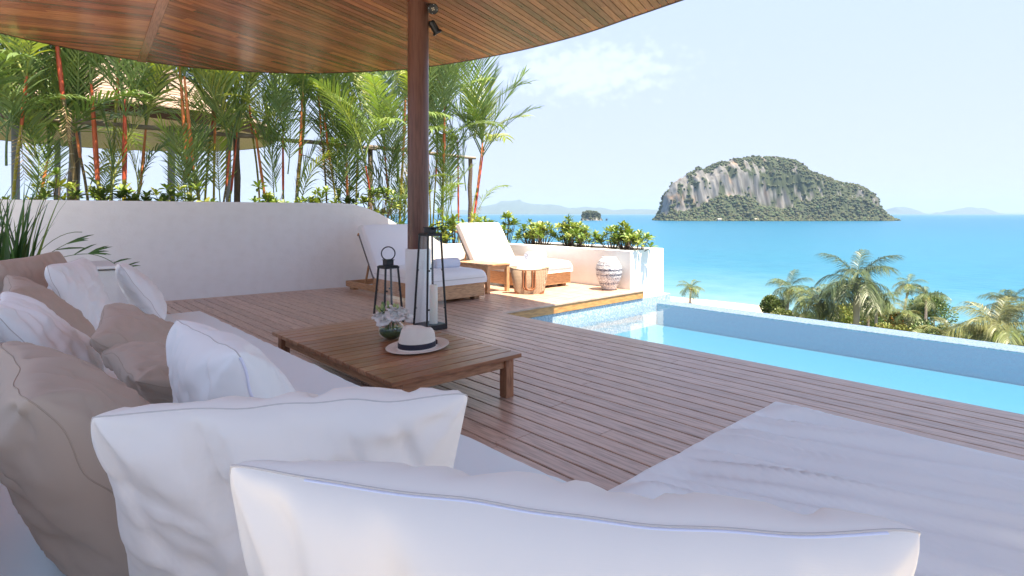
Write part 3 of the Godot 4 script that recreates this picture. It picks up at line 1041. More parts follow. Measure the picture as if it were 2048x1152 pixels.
func build_garden_palms() -> void:
	for k in 6:
		var m := frond([1.9, 2.1, 1.7, 2.0, 1.6, 2.1][k], [24, 27, 21, 25, 20, 28][k], [0.6, 0.64, 0.52, 0.66, 0.5, 0.6][k], [0.032, 0.028, 0.036, 0.03, 0.034, 0.026][k], [1.42, 1.3, 1.15, 1.45, 1.0, 1.38][k], [0.45, 0.8, 0.95, 0.3, 1.2, 0.6][k], [0.08, 0.2, 0.3, 0.06, 0.35, 0.12][k], 0.95, 300 + k)
		var row := []
		for c in 4:
			row.append(m.mesh(mt.leaves[c]))
		lipstick_fronds.append(row)
	for k in 2:
		dry_fronds.append(frond(1.3, 13, 0.4, 0.02, 1.2, 0.9, 0.5, 0.9, 360 + k).mesh(mt.dry))
	palm_clump(Vector3(0.18, 0.9, -12.40), "broad palm clump at the far left whose fronds fill the corner under the roof", [[-0.3, 0.0, 1.7, 0.02, 0.4, 0.028, 6], [0.05, 0.1, 2.3, 0.05, 0.35, 0.03, 6], [0.28, -0.15, 1.2, 0.1, 0.45, 0.026, 6], [-0.15, -0.3, 2.8, -0.05, 0.3, 0.03, 7], [-0.55, -0.1, 2.1, -0.1, 0.35, 0.03, 6]], 7, 901)
	palm_clump(Vector3(1.58, 0.9, -12.40), "palm clump with three thick scarlet stems in front of the shingled roof", [[-0.42, 0.05, 3.3, -0.06, 0.42, 0.042, 5], [-0.12, 0.15, 2.3, -0.03, 0.66, 0.046, 5], [0.14, 0.12, 2.0, 0.0, 0.6, 0.046, 5], [0.30, -0.05, 1.9, 0.06, 0.62, 0.03, 5], [0.02, -0.2, 2.9, 0.03, 0.3, 0.034, 5], [-0.25, -0.15, 1.6, -0.08, 0.3, 0.03, 4]], 3, 902)
	palm_clump(Vector3(3.10, 0.9, -12.40), "dense palm clump with paired orange red stems left of the rail post", [[-0.2, 0.1, 2.7, -0.05, 0.6, 0.036, 5], [-0.08, 0.12, 2.5, -0.07, 0.6, 0.04, 5], [0.14, 0.0, 2.1, 0.02, 0.3, 0.03, 5], [0.24, 0.1, 1.5, 0.05, 0.5, 0.028, 5], [0.33, 0.0, 1.7, 0.06, 0.6, 0.028, 4], [0.05, -0.2, 2.9, 0.06, 0.4, 0.03, 5]], 5, 903)
	palm_clump(Vector3(4.63, 0.9, -12.40), "tall feathery palm clump right of the rail post with slim red stems", [[-0.18, 0.05, 1.9, -0.08, 0.7, 0.034, 5], [0.02, 0.0, 1.8, -0.02, 0.6, 0.03, 4], [0.2, 0.1, 2.7, 0.02, 0.5, 0.034, 5], [0.3, -0.1, 2.5, 0.05, 0.45, 0.036, 5], [-0.35, -0.1, 2.4, -0.05, 0.3, 0.028, 5]], 5, 904)
	palm_clump(Vector3(6.06, 0.9, -12.40), "palm clump above the curve of the wall, bushy to its base", [[-0.15, 0.0, 2.2, -0.1, 0.4, 0.03, 5], [0.05, 0.1, 1.4, 0.0, 0.6, 0.036, 5], [0.25, 0.0, 2.6, 0.05, 0.3, 0.03, 6], [-0.3, -0.1, 2.9, -0.06, 0.4, 0.03, 5]], 7, 905)
	palm_clump(Vector3(6.2, 0.4, -10.35), "palm clump half hidden by the left edge of the wooden column", [[-0.35, 0.0, 2.0, -0.15, 0.4, 0.024, 4], [0.1, 0.0, 3.7, 0.02, 0.45, 0.04, 6], [-0.1, 0.1, 2.4, -0.06, 0.5, 0.026, 5], [0.25, -0.1, 2.9, 0.05, 0.3, 0.028, 6]], 8, 906)
	palm_clump(Vector3(7.25, 0.4, -10.4), "palm clump just right of the wooden column with yellow ringed stems", [[-0.12, 0.0, 2.9, -0.03, 0.4, 0.026, 5], [0.15, 0.05, 3.4, 0.0, 0.42, 0.042, 6], [0.0, -0.1, 2.4, 0.03, 0.3, 0.028, 5]], 4, 907)
	palm_clump(Vector3(7.95, 0.4, -10.3), "rightmost red stemmed palm clump with fronds fanning out over the sky", [[-0.12, 0.0, 2.6, 0.03, 0.75, 0.03, 5], [0.03, 0.05, 2.5, 0.16, 0.7, 0.036, 6], [0.18, 0.0, 2.9, 0.12, 0.5, 0.026, 6]], 2, 908)

var rosettes := []

func make_rosettes() -> void:
	for k in 4:
		var R := RandomNumberGenerator.new()
		R.seed = 600 + k
		var m := M.new()
		for i in 11:
			var yaw := i * 2.4 + R.randf_range(-0.3, 0.3)
			var el := lerpf(1.25, 0.15, i / 10.0) + R.randf_range(-0.15, 0.15)
			var L := R.randf_range(0.075, 0.115)
			var W := L * R.randf_range(0.36, 0.46)
			var B := Basis(Vector3.UP, yaw) * Basis(Vector3(0, 0, 1), el)
			var g := R.randf_range(0.75, 1.25)
			m.col = Color(g * R.randf_range(0.9, 1.2), g, g * 0.85)
			var pts := PackedVector3Array()
			for j in 6:
				var t := j / 5.0
				var w := W * (0.18 + 0.82 * sin(PI * pow(t, 1.5) * 0.93)) * (0.25 if j == 5 else 1.0)
				for s in [-0.5, 0.0, 0.5]:
					pts.append(B * Vector3(0.01 + L * t, -0.25 * L * t * t + abs(s) * w * 0.35, s * w))
			m.grid(pts, 3, 6, Vector3.UP)
		var row := []
		for c in 3:
			row.append(m.mesh(mt.shrub[c]))
		rosettes.append(row)

func shrub(called: String, at: Vector3, label: String, group: String, tips: int, spread: float, height: float, size: float, seed_: int, category := "shrub") -> void:
	rng.seed = seed_
	var o := thing(called, label, category, at, group)
	var st := M.new()
	for k in tips:
		var a := rng.randf() * TAU
		var r := spread * sqrt(rng.randf())
		var h := height * rr(0.3, 1.0) * (1.0 - 0.35 * r / spread)
		var tip := Vector3(cos(a) * r, h, sin(a) * r)
		var b := Vector3(cos(a) * r * 0.25, 0, sin(a) * r * 0.25)
		st.tube([b, b.lerp(tip, 0.5) + Vector3(rr(-0.03, 0.03), 0.0, rr(-0.03, 0.03)), tip], [0.007 * size, 0.006 * size, 0.004 * size], 5, false, false)
		var B := Basis(Vector3(rr(-1, 1), 0, rr(-1, 1)).normalized(), rr(0.0, 0.5)) * Basis(Vector3.UP, rng.randf() * TAU)
		part("leaf_cluster", rosettes[rng.randi() % 4][rng.randi() % 3], null, o, Transform3D(B.scaled(Vector3.ONE * size * rr(0.8, 1.2)), tip))
	part("stem", st, mt.stem_wood, o)

func build_shrubs() -> void:
	make_rosettes()
	var spots := [[-5.62, 0.30, 12, "planter shrub nearest the pool with widely spread leaf rosettes"], [-5.95, 0.40, 20, "tall planter shrub directly above the ceramic jar"], [-6.35, 0.34, 13, "planter shrub with an orange tinted top, behind the jar's left"], [-6.7, 0.32, 10, "thin planter shrub in line with the wooded rock islet"], [-7.05, 0.36, 13, "planter shrub with loose gaps above the rolled towel"], [-7.42, 0.46, 22, "tallest leafy planter shrub in the middle of the planter"], [-7.85, 0.38, 14, "bushy planter shrub one back from the raised lounger"], [-8.2, 0.40, 13, "planter shrub beside the corner of the lounger's backrest"], [-8.5, 0.38, 12, "planter shrub farthest from the pool beside the palms"]]
	for k in spots.size():
		var e: Array = spots[k]
		shrub("planter_shrub", Vector3(8.05 + 0.13 * (k % 3), 0.57, e[0]), e[3], "shrubs growing in the white planter", int(e[2] * 1.5), 0.23, e[1] + 0.14, 1.12, 700 + k)
	var back := [[-0.55, 0.5, "low green shrub at the wall's left end behind the grass plant"], [0.0, 0.42, "low shrub on the wall between the grass and the first palms"], [0.62, 0.72, "rounded bright shrub standing highest left of the scarlet stems"], [1.15, 0.55, "leafy shrub at the foot of the three scarlet stems"], [1.55, 0.5, "shrub right under the rightmost scarlet stem"], [2.05, 0.7, "sparse shrub between the scarlet palms and the paired orange stems"], [2.35, 0.5, "small shrub at the left foot of the dense palm clump"], [3.35, 0.55, "sparse shrub beside the rough wooden post"], [4.0, 0.45, "low shrub under the feathery palm clump"], [4.45, 0.62, "shrub in the gap before the curve of the wall"], [4.95, 0.6, "shrub crowding the top of the wall's curve"], [5.35, 0.72, "yellow green shrub spilling down the wall's curve"], [5.85, 0.8, "shrub beside the left edge of the wooden column above the wall"], [6.55, 0.75, "shrub just right of the wooden column above the low wall"], [6.95, 0.85, "dense shrub between the column and the raised lounger"], [7.4, 0.8, "shrub directly behind the raised lounger's backrest"], [7.85, 0.75, "large leaved shrub at the foot of the rightmost palm stems"], [8.25, 0.8, "shrub at the corner where the low wall meets the planter"]]
	for k in back.size():
		var e: Array = back[k]
		var y := 0.95 if e[0] < 5.5 else 0.38
		shrub("garden_shrub", Vector3(e[0] * 1.16, y, -11.55) if e[0] < 5.0 else Vector3(e[0], y, wall_z(e[0]) - 0.6), e[2], "shrubs behind the white wall", 15, 0.3, e[1] + (0.3 if e[0] < 5.0 else 0.2), 1.45, 760 + k)

func build_grass_plant() -> void:
	rng.seed = 321
	var bx := thing("trough_planter", "low white trough planter behind the sofa's far end holding the grass plant", "planter", Vector3(-0.15, 0, -6.95))
	var m := M.new()
	m.box(Vector3(0, 0.35, -0.28), Vector3(2.1, 0.7, 0.06), 0.004)
	m.box(Vector3(0, 0.35, 0.28), Vector3(2.1, 0.7, 0.06), 0.004)
	m.box(Vector3(-1.02, 0.35, 0), Vector3(0.06, 0.7, 0.5), 0.003)
	m.box(Vector3(0.86, 0.35, 0), Vector3(0.38, 0.7, 0.5), 0.003)
	m.box(Vector3(0, 0.735, 0.33), Vector3(2.2, 0.03, 0.12), 0.004)
	m.box(Vector3(0.89, 0.735, -0.065), Vector3(0.42, 0.03, 0.67), 0.004)
	part("trough", m, mt.plaster, bx)
	m = M.new()
	m.box(Vector3(-0.15, 0.3, 0), Vector3(1.65, 0.6, 0.49), 0.0)
	part("soil", m, mt.soil, bx)
	var o := thing("grass_plant", "dark green strap leaved grass plant with arching shoots before the white wall", "plant", Vector3(0.02, 0.6, -6.95))
	for k in 130:
		var bl := M.new()
		var L := rr(0.55, 1.12)
		var W := rr(0.03, 0.052)
		var a := rr(0.0, 0.3)
		var bend := rr(0.05, 0.7)
		var pts := PackedVector3Array()
		var p := Vector3.ZERO
		for j in 8:
			var t := j / 7.0
			var w := W * (1.0 - pow(t, 3.0)) * (0.55 + 0.45 * sin(PI * min(1.0, t * 1.6 + 0.2)))
			for s in [-0.5, 0.0, 0.5]:
				pts.append(p + Vector3(0, 0, s * w) + Vector3(-0.3 * w * abs(s), 0.1 * w * abs(s), 0))
			p += Vector3(sin(a + bend * t * t), cos(a + bend * t * t), 0) * L / 7.0
		bl.grid(pts, 3, 8, Vector3.UP)
		var mtl: Material = mt.grass[0 if rng.randf() < 0.55 else (1 if rng.randf() < 0.75 else 2)]
		part("leaf", bl, mtl, o, Transform3D(Basis(Vector3.UP, rng.randf() * TAU), Vector3(rr(-0.55, 0.25), rr(-0.03, 0.02), rr(-0.2, 0.2))))
	# arching shoots with plantlets, leaning over to the right
	for e in [[[Vector3(0.2, 0.1, 0), Vector3(0.34, 0.26, 0.05), Vector3(0.5, 0.36, 0.1)], 5], [[Vector3(0.2, 0.1, 0.05), Vector3(0.45, 0.27, 0.1), Vector3(0.66, 0.26, 0.16)], 7], [[Vector3(0.66, 0.26, 0.16), Vector3(0.8, 0.24, 0.18), Vector3(0.92, 0.10, 0.2)], 4], [[Vector3(0.2, 0.12, 0.0), Vector3(0.4, 0.5, 0.05), Vector3(0.62, 0.47, 0.1)], 0]]:
		var q: Array = e[0]
		var pts := []
		for k in 9:
			var t := k / 8.0
			pts.append(q[0].lerp(q[1], t).lerp(q[1].lerp(q[2], t), t))
		m = M.new()
		m.tube(pts, 0.003, 5)
		part("shoot", m, mt.grass[1], o)
		for k in e[1]:
			var bl := M.new()
			var L := rr(0.14, 0.26)
			var dir := Vector3(1.0, rr(-0.05, 0.75), rr(-0.3, 0.3)).normalized()
			var wv := dir.cross(Vector3.BACK).normalized() * 0.009
			var b: Vector3 = pts[-1] if k > 0 else pts[-3]
			bl.leaf([b - wv * 0.4, b + wv * 0.4, b + dir * L * 0.4 - wv, b + dir * L * 0.4 + wv, b + dir * L * 0.75 - wv * 0.7 - Vector3(0, 0.01, 0), b + dir * L * 0.75 + wv * 0.7 - Vector3(0, 0.01, 0), b + dir * L - Vector3(0, 0.025, 0)])
			part("leaf", bl, mt.grass[k % 2], o)

var coco_fronds := []

func coconut(at: Vector3, r: float, label: String, lean: Vector3, thick: float, nf: int, mats: Array, seed_: int, boots := false) -> void:
	rng.seed = seed_
	var gy := ground_y(at.x, at.z)
	var base := Vector3(at.x, gy, at.z) - lean
	var o := thing("coconut_palm", label, "palm tree", base, "coconut palms below the pool")
	var top := at - base
	var m := M.new()
	var pts := []
	var rad := []
	for k in 13:
		var t := k / 12.0
		pts.append(Vector3(lean.x * pow(t, 1.6), top.y * t, lean.z * pow(t, 1.6)))
		var rr_ := thick * 0.8 * (1.25 - 0.4 * t + 0.35 * exp(-t * 9.0)) * (1.0 if k % 2 else 1.06)
		if boots and t > 0.7:
			rr_ *= 1.15 + 0.25 * (k % 2)
		rad.append(rr_)
	m.col = Color(0.42, 0.38, 0.33)
	m.tube(pts, rad, 10)
	part("trunk", m, mt.stem, o)
	for k in nf:
		var t := float(k) / nf
		var yaw := k * 2.399 + rr(-0.25, 0.25)
		var pitch := lerpf(0.75, -0.85, pow(t, 0.9)) + rr(-0.15, 0.15)
		var f: Array = coco_fronds[rng.randi() % coco_fronds.size()]
		var sc := r / 3.3 * rr(0.85, 1.12) * (0.9 + 0.1 * sin(t * PI))
		part("frond", f[mats[rng.randi() % mats.size()]], null, o, Transform3D((Basis(Vector3.UP, yaw) * Basis(Vector3(0, 0, 1), pitch)).scaled(Vector3.ONE * sc), pts[-1] + Vector3.UP * rr(-0.2, 0.15) * thick * 3.0))
	m = M.new()
	for k in 7:
		var a := rng.randf() * TAU
		var c := pts[-1] as Vector3 + Vector3(cos(a) * thick * 1.6, -thick * rr(0.6, 2.2), sin(a) * thick * 1.6)
		m.col = Color(0.32, 0.26, 0.05)
		m.lathe([Vector2(0, -0.13), Vector2(0.09, -0.1), Vector2(0.12, 0.0), Vector2(0.09, 0.1), Vector2(0, 0.13)], c, 8)
	part("coconuts", m, mt.stem, o)

func bush(at: Vector3, r: float, label: String, tint: Color, flower: bool, seed_: int) -> void:
	# a rounded bush of many small leaves on a few limbs
	rng.seed = seed_
	var gy := ground_y(at.x, at.z)
	var o := thing("bush", label, "bush", Vector3(at.x, gy, at.z), "bushes below the pool")
	var h := at.y - gy
	var m := M.new()
	var blooms := M.new()
	var nz := FastNoiseLite.new()
	nz.seed = seed_
	nz.frequency = 0.9
	var lumps := []
	for k in 12:
		var a := rng.randf() * TAU
		var e := rr(-0.5, 1.2)
		lumps.append([Vector3(cos(a) * cos(e), sin(e), sin(a) * cos(e)) * r * 0.62, r * rr(0.32, 0.5)])
	for k in 5200:
		var l: Array = lumps[rng.randi() % lumps.size()]
		var d := Vector3(rng.randfn(), rng.randfn(), rng.randfn()).normalized()
		var p: Vector3 = l[0] + d * l[1] * pow(rng.randf(), 0.35)
		p.y = max(p.y, -h)
		var q := Vector3(0, h, 0) + p
		var dir := (d + Vector3(rr(-0.7, 0.7), rr(-0.5, 0.7), rr(-0.7, 0.7))).normalized()
		var wv := dir.cross(Vector3(rr(-1, 1), rr(-1, 1), rr(-1, 1))).normalized() * rr(0.045, 0.075)
		var L := rr(0.14, 0.26)
		if flower and rng.randf() < 0.09:
			blooms.col = Color(0.75, 0.24, 0.02)
			blooms.leaf([q - wv * 0.5, q + wv * 0.5, q + dir * L * 0.4 - wv, q + dir * L * 0.4 + wv, q + dir * L * 0.8])
			continue
		var g := rr(0.6, 1.4)
		m.col = Color(tint.r * g * rr(0.85, 1.25), tint.g * g, tint.b * g)
		m.leaf([q - wv * 0.5, q + wv * 0.5, q + dir * L * 0.5 - wv, q + dir * L * 0.5 + wv, q + dir * L])
	part("foliage", m, mt.leaf_plain, o, Transform3D.IDENTITY, "stuff")
	if flower:
		part("blossom", blooms, mt.leaf_plain, o, Transform3D.IDENTITY, "stuff")
	var st := M.new()
	for k in 5:
		var l: Array = lumps[k]
		st.tube([Vector3(rr(-0.1, 0.1), 0, rr(-0.1, 0.1)), Vector3(0, h * 0.45, 0) + l[0] * 0.3, Vector3(0, h, 0) + l[0]], [0.09, 0.07, 0.03], 6)
	part("limb", st, mt.bark, o)

func build_shore_trees() -> void:
	mt.leaf_plain = foliage_mat(1, 1, 1, 0.35)
	for k in 5:
		var m := frond([3.4, 3.1, 3.6, 3.0, 3.3][k], [46, 42, 48, 40, 44][k], [1.05, 1.0, 1.15, 0.95, 1.05][k], [0.042, 0.038, 0.044, 0.038, 0.04][k], [0.55, 0.35, 0.6, 0.25, 0.45][k], [1.35, 1.5, 1.1, 1.6, 1.25][k], [0.85, 0.95, 0.7, 1.0, 0.9][k], 0.5, 400 + k)
		var row := []
		for c in 4:
			row.append(m.mesh(mt.coco[c]))
		coco_fronds.append(row)
	coconut(Vector3(77.4, -9.9, -44.3), 2.1, "small lone coconut palm on the white beach left of the others", Vector3(0.2, 0, 0.1), 0.16, 14, [0, 2], 801)
	coconut(Vector3(60.3, -6.5, -23.4), 2.3, "leftmost coconut palm of the grove, its trunk hidden by fronds", Vector3(0.5, 0, 0.3), 0.18, 18, [0, 1, 2], 802)
	coconut(Vector3(51.7, -6.3, -17.7), 2.9, "bushy low coconut palm with hanging fronds left of the tallest palm", Vector3(-0.3, 0, 0.2), 0.2, 26, [0, 2, 1], 803)
	coconut(Vector3(50.7, -4.2, -14.5), 3.5, "tallest coconut palm of the grove with a thick shaggy trunk", Vector3(0.1, 0, 0.1), 0.27, 24, [1, 0, 1], 804, true)
	coconut(Vector3(59.9, -6.9, -15.6), 2.0, "coconut palm with a straight pale trunk just right of the tallest one", Vector3(0.1, 0, 0), 0.15, 17, [0, 2], 805)
	coconut(Vector3(62.8, -8.0, -17.0), 1.8, "short coconut palm whose pale trunk stands closest beside the tallest palm", Vector3(-0.1, 0, 0.1), 0.14, 14, [2, 3], 806)
	coconut(Vector3(71.7, -6.3, -15.6), 1.9, "slim coconut palm with a curved trunk and a thin crown, third highest", Vector3(0.9, 0, 0.6), 0.13, 13, [2, 0, 3], 807)
	coconut(Vector3(70.6, -7.3, -13.9), 2.0, "straight coconut palm in front of the dark round tree", Vector3(0.0, 0, 0.1), 0.15, 15, [1, 0], 808)
	coconut(Vector3(65.5, -8.5, -14.5), 1.7, "low coconut palm below the crown of the curved slim palm", Vector3(0.1, 0, 0.0), 0.14, 14, [2, 0, 3], 809)
	coconut(Vector3(58.2, -9.3, -14.4), 1.5, "yellow green young coconut palm beside the orange flowered bush", Vector3.ZERO, 0.13, 13, [2, 2, 3], 810)
	coconut(Vector3(52.5, -7.9, -8.8), 2.0, "yellowing coconut palm right of the dark round tree, low by the pool edge", Vector3(0.2, 0, 0.1), 0.16, 15, [2, 3, 3], 811)
	coconut(Vector3(49.8, -6.6, -5.9), 3.1, "large coconut palm at the right edge with ragged yellow green fronds", Vector3(0.3, 0, 0.4), 0.22, 26, [0, 2, 3], 812)
	coconut(Vector3(63.6, -6.5, -6.75), 2.4, "dark coconut palm rising behind the ragged one at the right edge", Vector3(0.2, 0, 0.2), 0.18, 18, [1, 0], 813)
	coconut(Vector3(48.4, -8.0, -18.0), 1.7, "small coconut palm low under the bushy one, touching the pool edge", Vector3.ZERO, 0.14, 16, [0, 3, 2], 814)
	coconut(Vector3(45.5, -7.0, -3.2), 2.2, "coconut palm cut by the right edge of the view", Vector3.ZERO, 0.18, 18, [0, 1, 2], 815)
	coconut(Vector3(47.0, -8.6, -9.8), 2.2, "sprawling young coconut palm lying low along the pool edge at right", Vector3.ZERO, 0.15, 16, [0, 2], 816)
	bush(Vector3(63.1, -9.2, -26.2), 1.5, "small dark bush at the left end of the palm grove by the sand", Color(0.10, 0.15, 0.04), false, 851)
	bush(Vector3(65.9, -9.7, -20.9), 2.1, "pale yellow green bush left of the tallest palm's trunk", Color(0.26, 0.32, 0.08), false, 852)
	bush(Vector3(68.8, -9.6, -18.2), 2.2, "dark green bush behind the two pale trunks", Color(0.08, 0.14, 0.03), false, 853)
	bush(Vector3(73.6, -9.4, -13.8), 2.4, "dark rounded tree behind the straight palm trunk", Color(0.075, 0.14, 0.03), false, 854)
	bush(Vector3(66.4, -9.9, -15.0), 1.5, "bush dotted with orange blossom between the palm trunks", Color(0.13, 0.16, 0.04), true, 855)
	bush(Vector3(56.8, -9.8, -22.5), 1.9, "low green bush under the leftmost palms", Color(0.14, 0.18, 0.05), false, 856)
	bush(Vector3(64.0, -10.6, -9.1), 1.9, "low bush under the yellowing palm at right", Color(0.12, 0.16, 0.045), false, 857)
	bush(Vector3(60.0, -10.2, -3.5), 2.4, "dark bush under the palms at the right edge", Color(0.09, 0.14, 0.04), false, 858)
	bush(Vector3(61.5, -10.2, -18.8), 1.6, "light green bush filling the gap left of the tallest trunk", Color(0.20, 0.26, 0.07), false, 859)

func build_undergrowth() -> void:
	var e := [[58.5, -10.0, -21.0, 1.5, "small bush low by the pool edge under the bushy palm", Color(0.16, 0.22, 0.06)], [54.5, -9.3, -13.0, 1.6, "yellowish bush low by the pool edge right of the thick trunk", Color(0.24, 0.27, 0.08)], [60.0, -10.0, -11.5, 1.9, "dense green bush under the dark round tree", Color(0.09, 0.15, 0.04)], [56.5, -10.0, -9.0, 1.7, "green bush between the round tree and the yellowing palm", Color(0.15, 0.20, 0.06)], [52.0, -9.6, -7.0, 1.7, "olive bush below the ragged palm at right", Color(0.17, 0.19, 0.07)], [54.0, -9.4, -4.0, 2.0, "dark olive bush behind the ragged palm", Color(0.10, 0.14, 0.045)], [49.5, -9.6, -2.0, 1.9, "bush cut by the right edge of the view", Color(0.14, 0.18, 0.055)], [70.5, -10.6, -21.5, 1.9, "farthest green bush at the water's edge left of the pale trunks", Color(0.12, 0.17, 0.05)]]
	for k in e.size():
		bush(Vector3(e[k][0], e[k][1], e[k][2]), e[k][3], e[k][4], e[k][5], false, 870 + k)

func build_fence_and_pavilion() -> void:
	rng.seed = 211
	var f := thing("rail_fence", "rough grey wooden rail on posts running behind the palms", "fence")
	var posts := [[-1.4, -12.7], [3.79, -12.68], [6.9, -12.7], [10.05, -12.7]]
	for p in posts:
		var m := M.new()
		var pts := []
		for k in 7:
			pts.append(Vector3(p[0] + rr(-0.012, 0.012), 0.3 + k * 0.425, p[1] + rr(-0.012, 0.012)))
		m.tube(pts, [0.068, 0.064, 0.067, 0.061, 0.064, 0.06, 0.062], 10)
		part("post", m, mt.bark, f)
	for k in 3:
		var m := M.new()
		var pts := []
		var a := Vector3(posts[k][0], 2.88 + 0.01 * k, posts[k][1])
		var b := Vector3(posts[k + 1][0], 2.89 - 0.03 * k, posts[k + 1][1])
		for e in 9:
			pts.append(a.lerp(b, -0.04 + 1.08 * e / 8.0) + Vector3(0, rr(-0.012, 0.012), 0.08))
		m.tube(pts, [0.05, 0.047, 0.052, 0.046, 0.048, 0.044, 0.047, 0.043, 0.041], 10)
		part("rail", m, mat(0.30, 0.255, 0.215, 0.9), f)
	# the neighbouring pavilion
	var pv := thing("pavilion", "neighbouring round pavilion with a shingled roof and tan ceiling behind the palms", "pavilion", Vector3(3.1, 0, -25.0))
	var R0 := 5.5
	var ey := 4.1
	var m := M.new()
	m.lathe([Vector2(R0 - 0.1, ey), Vector2(4.0, ey + 0.02), Vector2(0.0, ey + 0.05)], Vector3.ZERO, 64)
	part("ceiling", m, grained(mat(0.52, 0.39, 0.26, 0.6), 4.0, 30.0), pv)
	m = M.new()
	m.lathe([Vector2(R0 - 0.08, ey - 0.01), Vector2(R0, ey), Vector2(R0 + 0.03, ey + 0.2), Vector2(R0 + 0.10, ey + 0.21), Vector2(R0 + 0.12, ey + 0.36), Vector2(R0, ey + 0.37)], Vector3.ZERO, 64)
	part("fascia", m, mat(0.10, 0.045, 0.03, 0.6), pv)
	var shade := [mat(0.30, 0.22, 0.165, 0.85), mat(0.36, 0.28, 0.215, 0.85), mat(0.255, 0.185, 0.14, 0.85)]
	for k in 26:
		var r := R0 + 0.2 - k * 0.2
		var y := ey + 0.34 + k * 0.118
		if r < 0.3:
			break
		m = M.new()
		var sides := 64
		for s in sides:     # each course of shingles steps over the one below
			if rng.randf() < 0.0:
				continue
			var a0 := TAU * s / sides
			var a1 := TAU * (s + 0.97) / sides
			var lift := rr(0.0, 0.012)
			var q := []
			for e in [[a0, r, y + lift], [a1, r, y + lift], [a1, r - 0.155, y + 0.09], [a0, r - 0.155, y + 0.09]]:
				q.append(Vector3(cos(e[0]) * e[1], e[2], sin(e[0]) * e[1]))
			m.poly(q, Vector3(cos(a0) * 0.5, 0.86, sin(a0) * 0.5), [Vector2(0, 0), Vector2(1, 0), Vector2(1, 1), Vector2(0, 1)])
			m.poly([q[0], q[1], q[1] - Vector3(0, 0.035, 0), q[0] - Vector3(0, 0.035, 0)], Vector3(cos(a0), 0, sin(a0)), [Vector2(0, 0), Vector2(1, 0), Vector2(1, 1), Vector2(0, 1)])
		part("shingle_course", m, shade[k % 3], pv)
	m = M.new()
	m.lathe([Vector2(R0 + 0.05, ey + 0.36), Vector2(0.0, ey + 3.63)], Vector3.ZERO, 48)
	part("roof_deck", m, mat(0.05, 0.03, 0.02, 0.9), pv)
	for a in [0.2, 1.25, 2.3, 3.35, 4.4, 5.45]:
		m = M.new()
		m.tube([Vector3(cos(a) * 3.9, -2.0, sin(a) * 3.9), Vector3(cos(a) * 3.9, ey + 0.02, sin(a) * 3.9)], 0.1, 14)
		part("post", m, mat(0.16, 0.165, 0.18, 0.5), pv)
	m = M.new()
	m.lathe([Vector2(4.9, -2.3), Vector2(4.9, 0.1), Vector2(4.85, 0.15), Vector2(0, 0.15)], Vector3.ZERO, 40)
	part("plinth", m, mt.cream, pv)
	# a bare trunk seen under the pavilion's eave
	rng.seed = 5
	var o := thing("fan_palm", "single rough trunked palm standing between the far left clumps", "palm", Vector3(1.15, 0.3, -13.6))
	m = M.new()
	m.col = Color(0.20, 0.15, 0.11)
	var tp := []
	for k in 8:
		tp.append(Vector3(0.02 * sin(k * 1.3), k * 0.36, 0))
	m.tube(tp, [0.12, 0.105, 0.11, 0.1, 0.105, 0.095, 0.1, 0.09], 10)
	part("trunk", m, mt.stem, o)
	for k in 11:
		var f2: Array = lipstick_fronds[rng.randi() % 6]
		part("frond", f2[rng.randi() % 4], null, o, Transform3D((Basis(Vector3.UP, k * 2.4) * Basis(Vector3(0, 0, 1), rr(-1.2, 0.0))).scaled(Vector3.ONE * rr(0.7, 1.0)), tp[-1]))

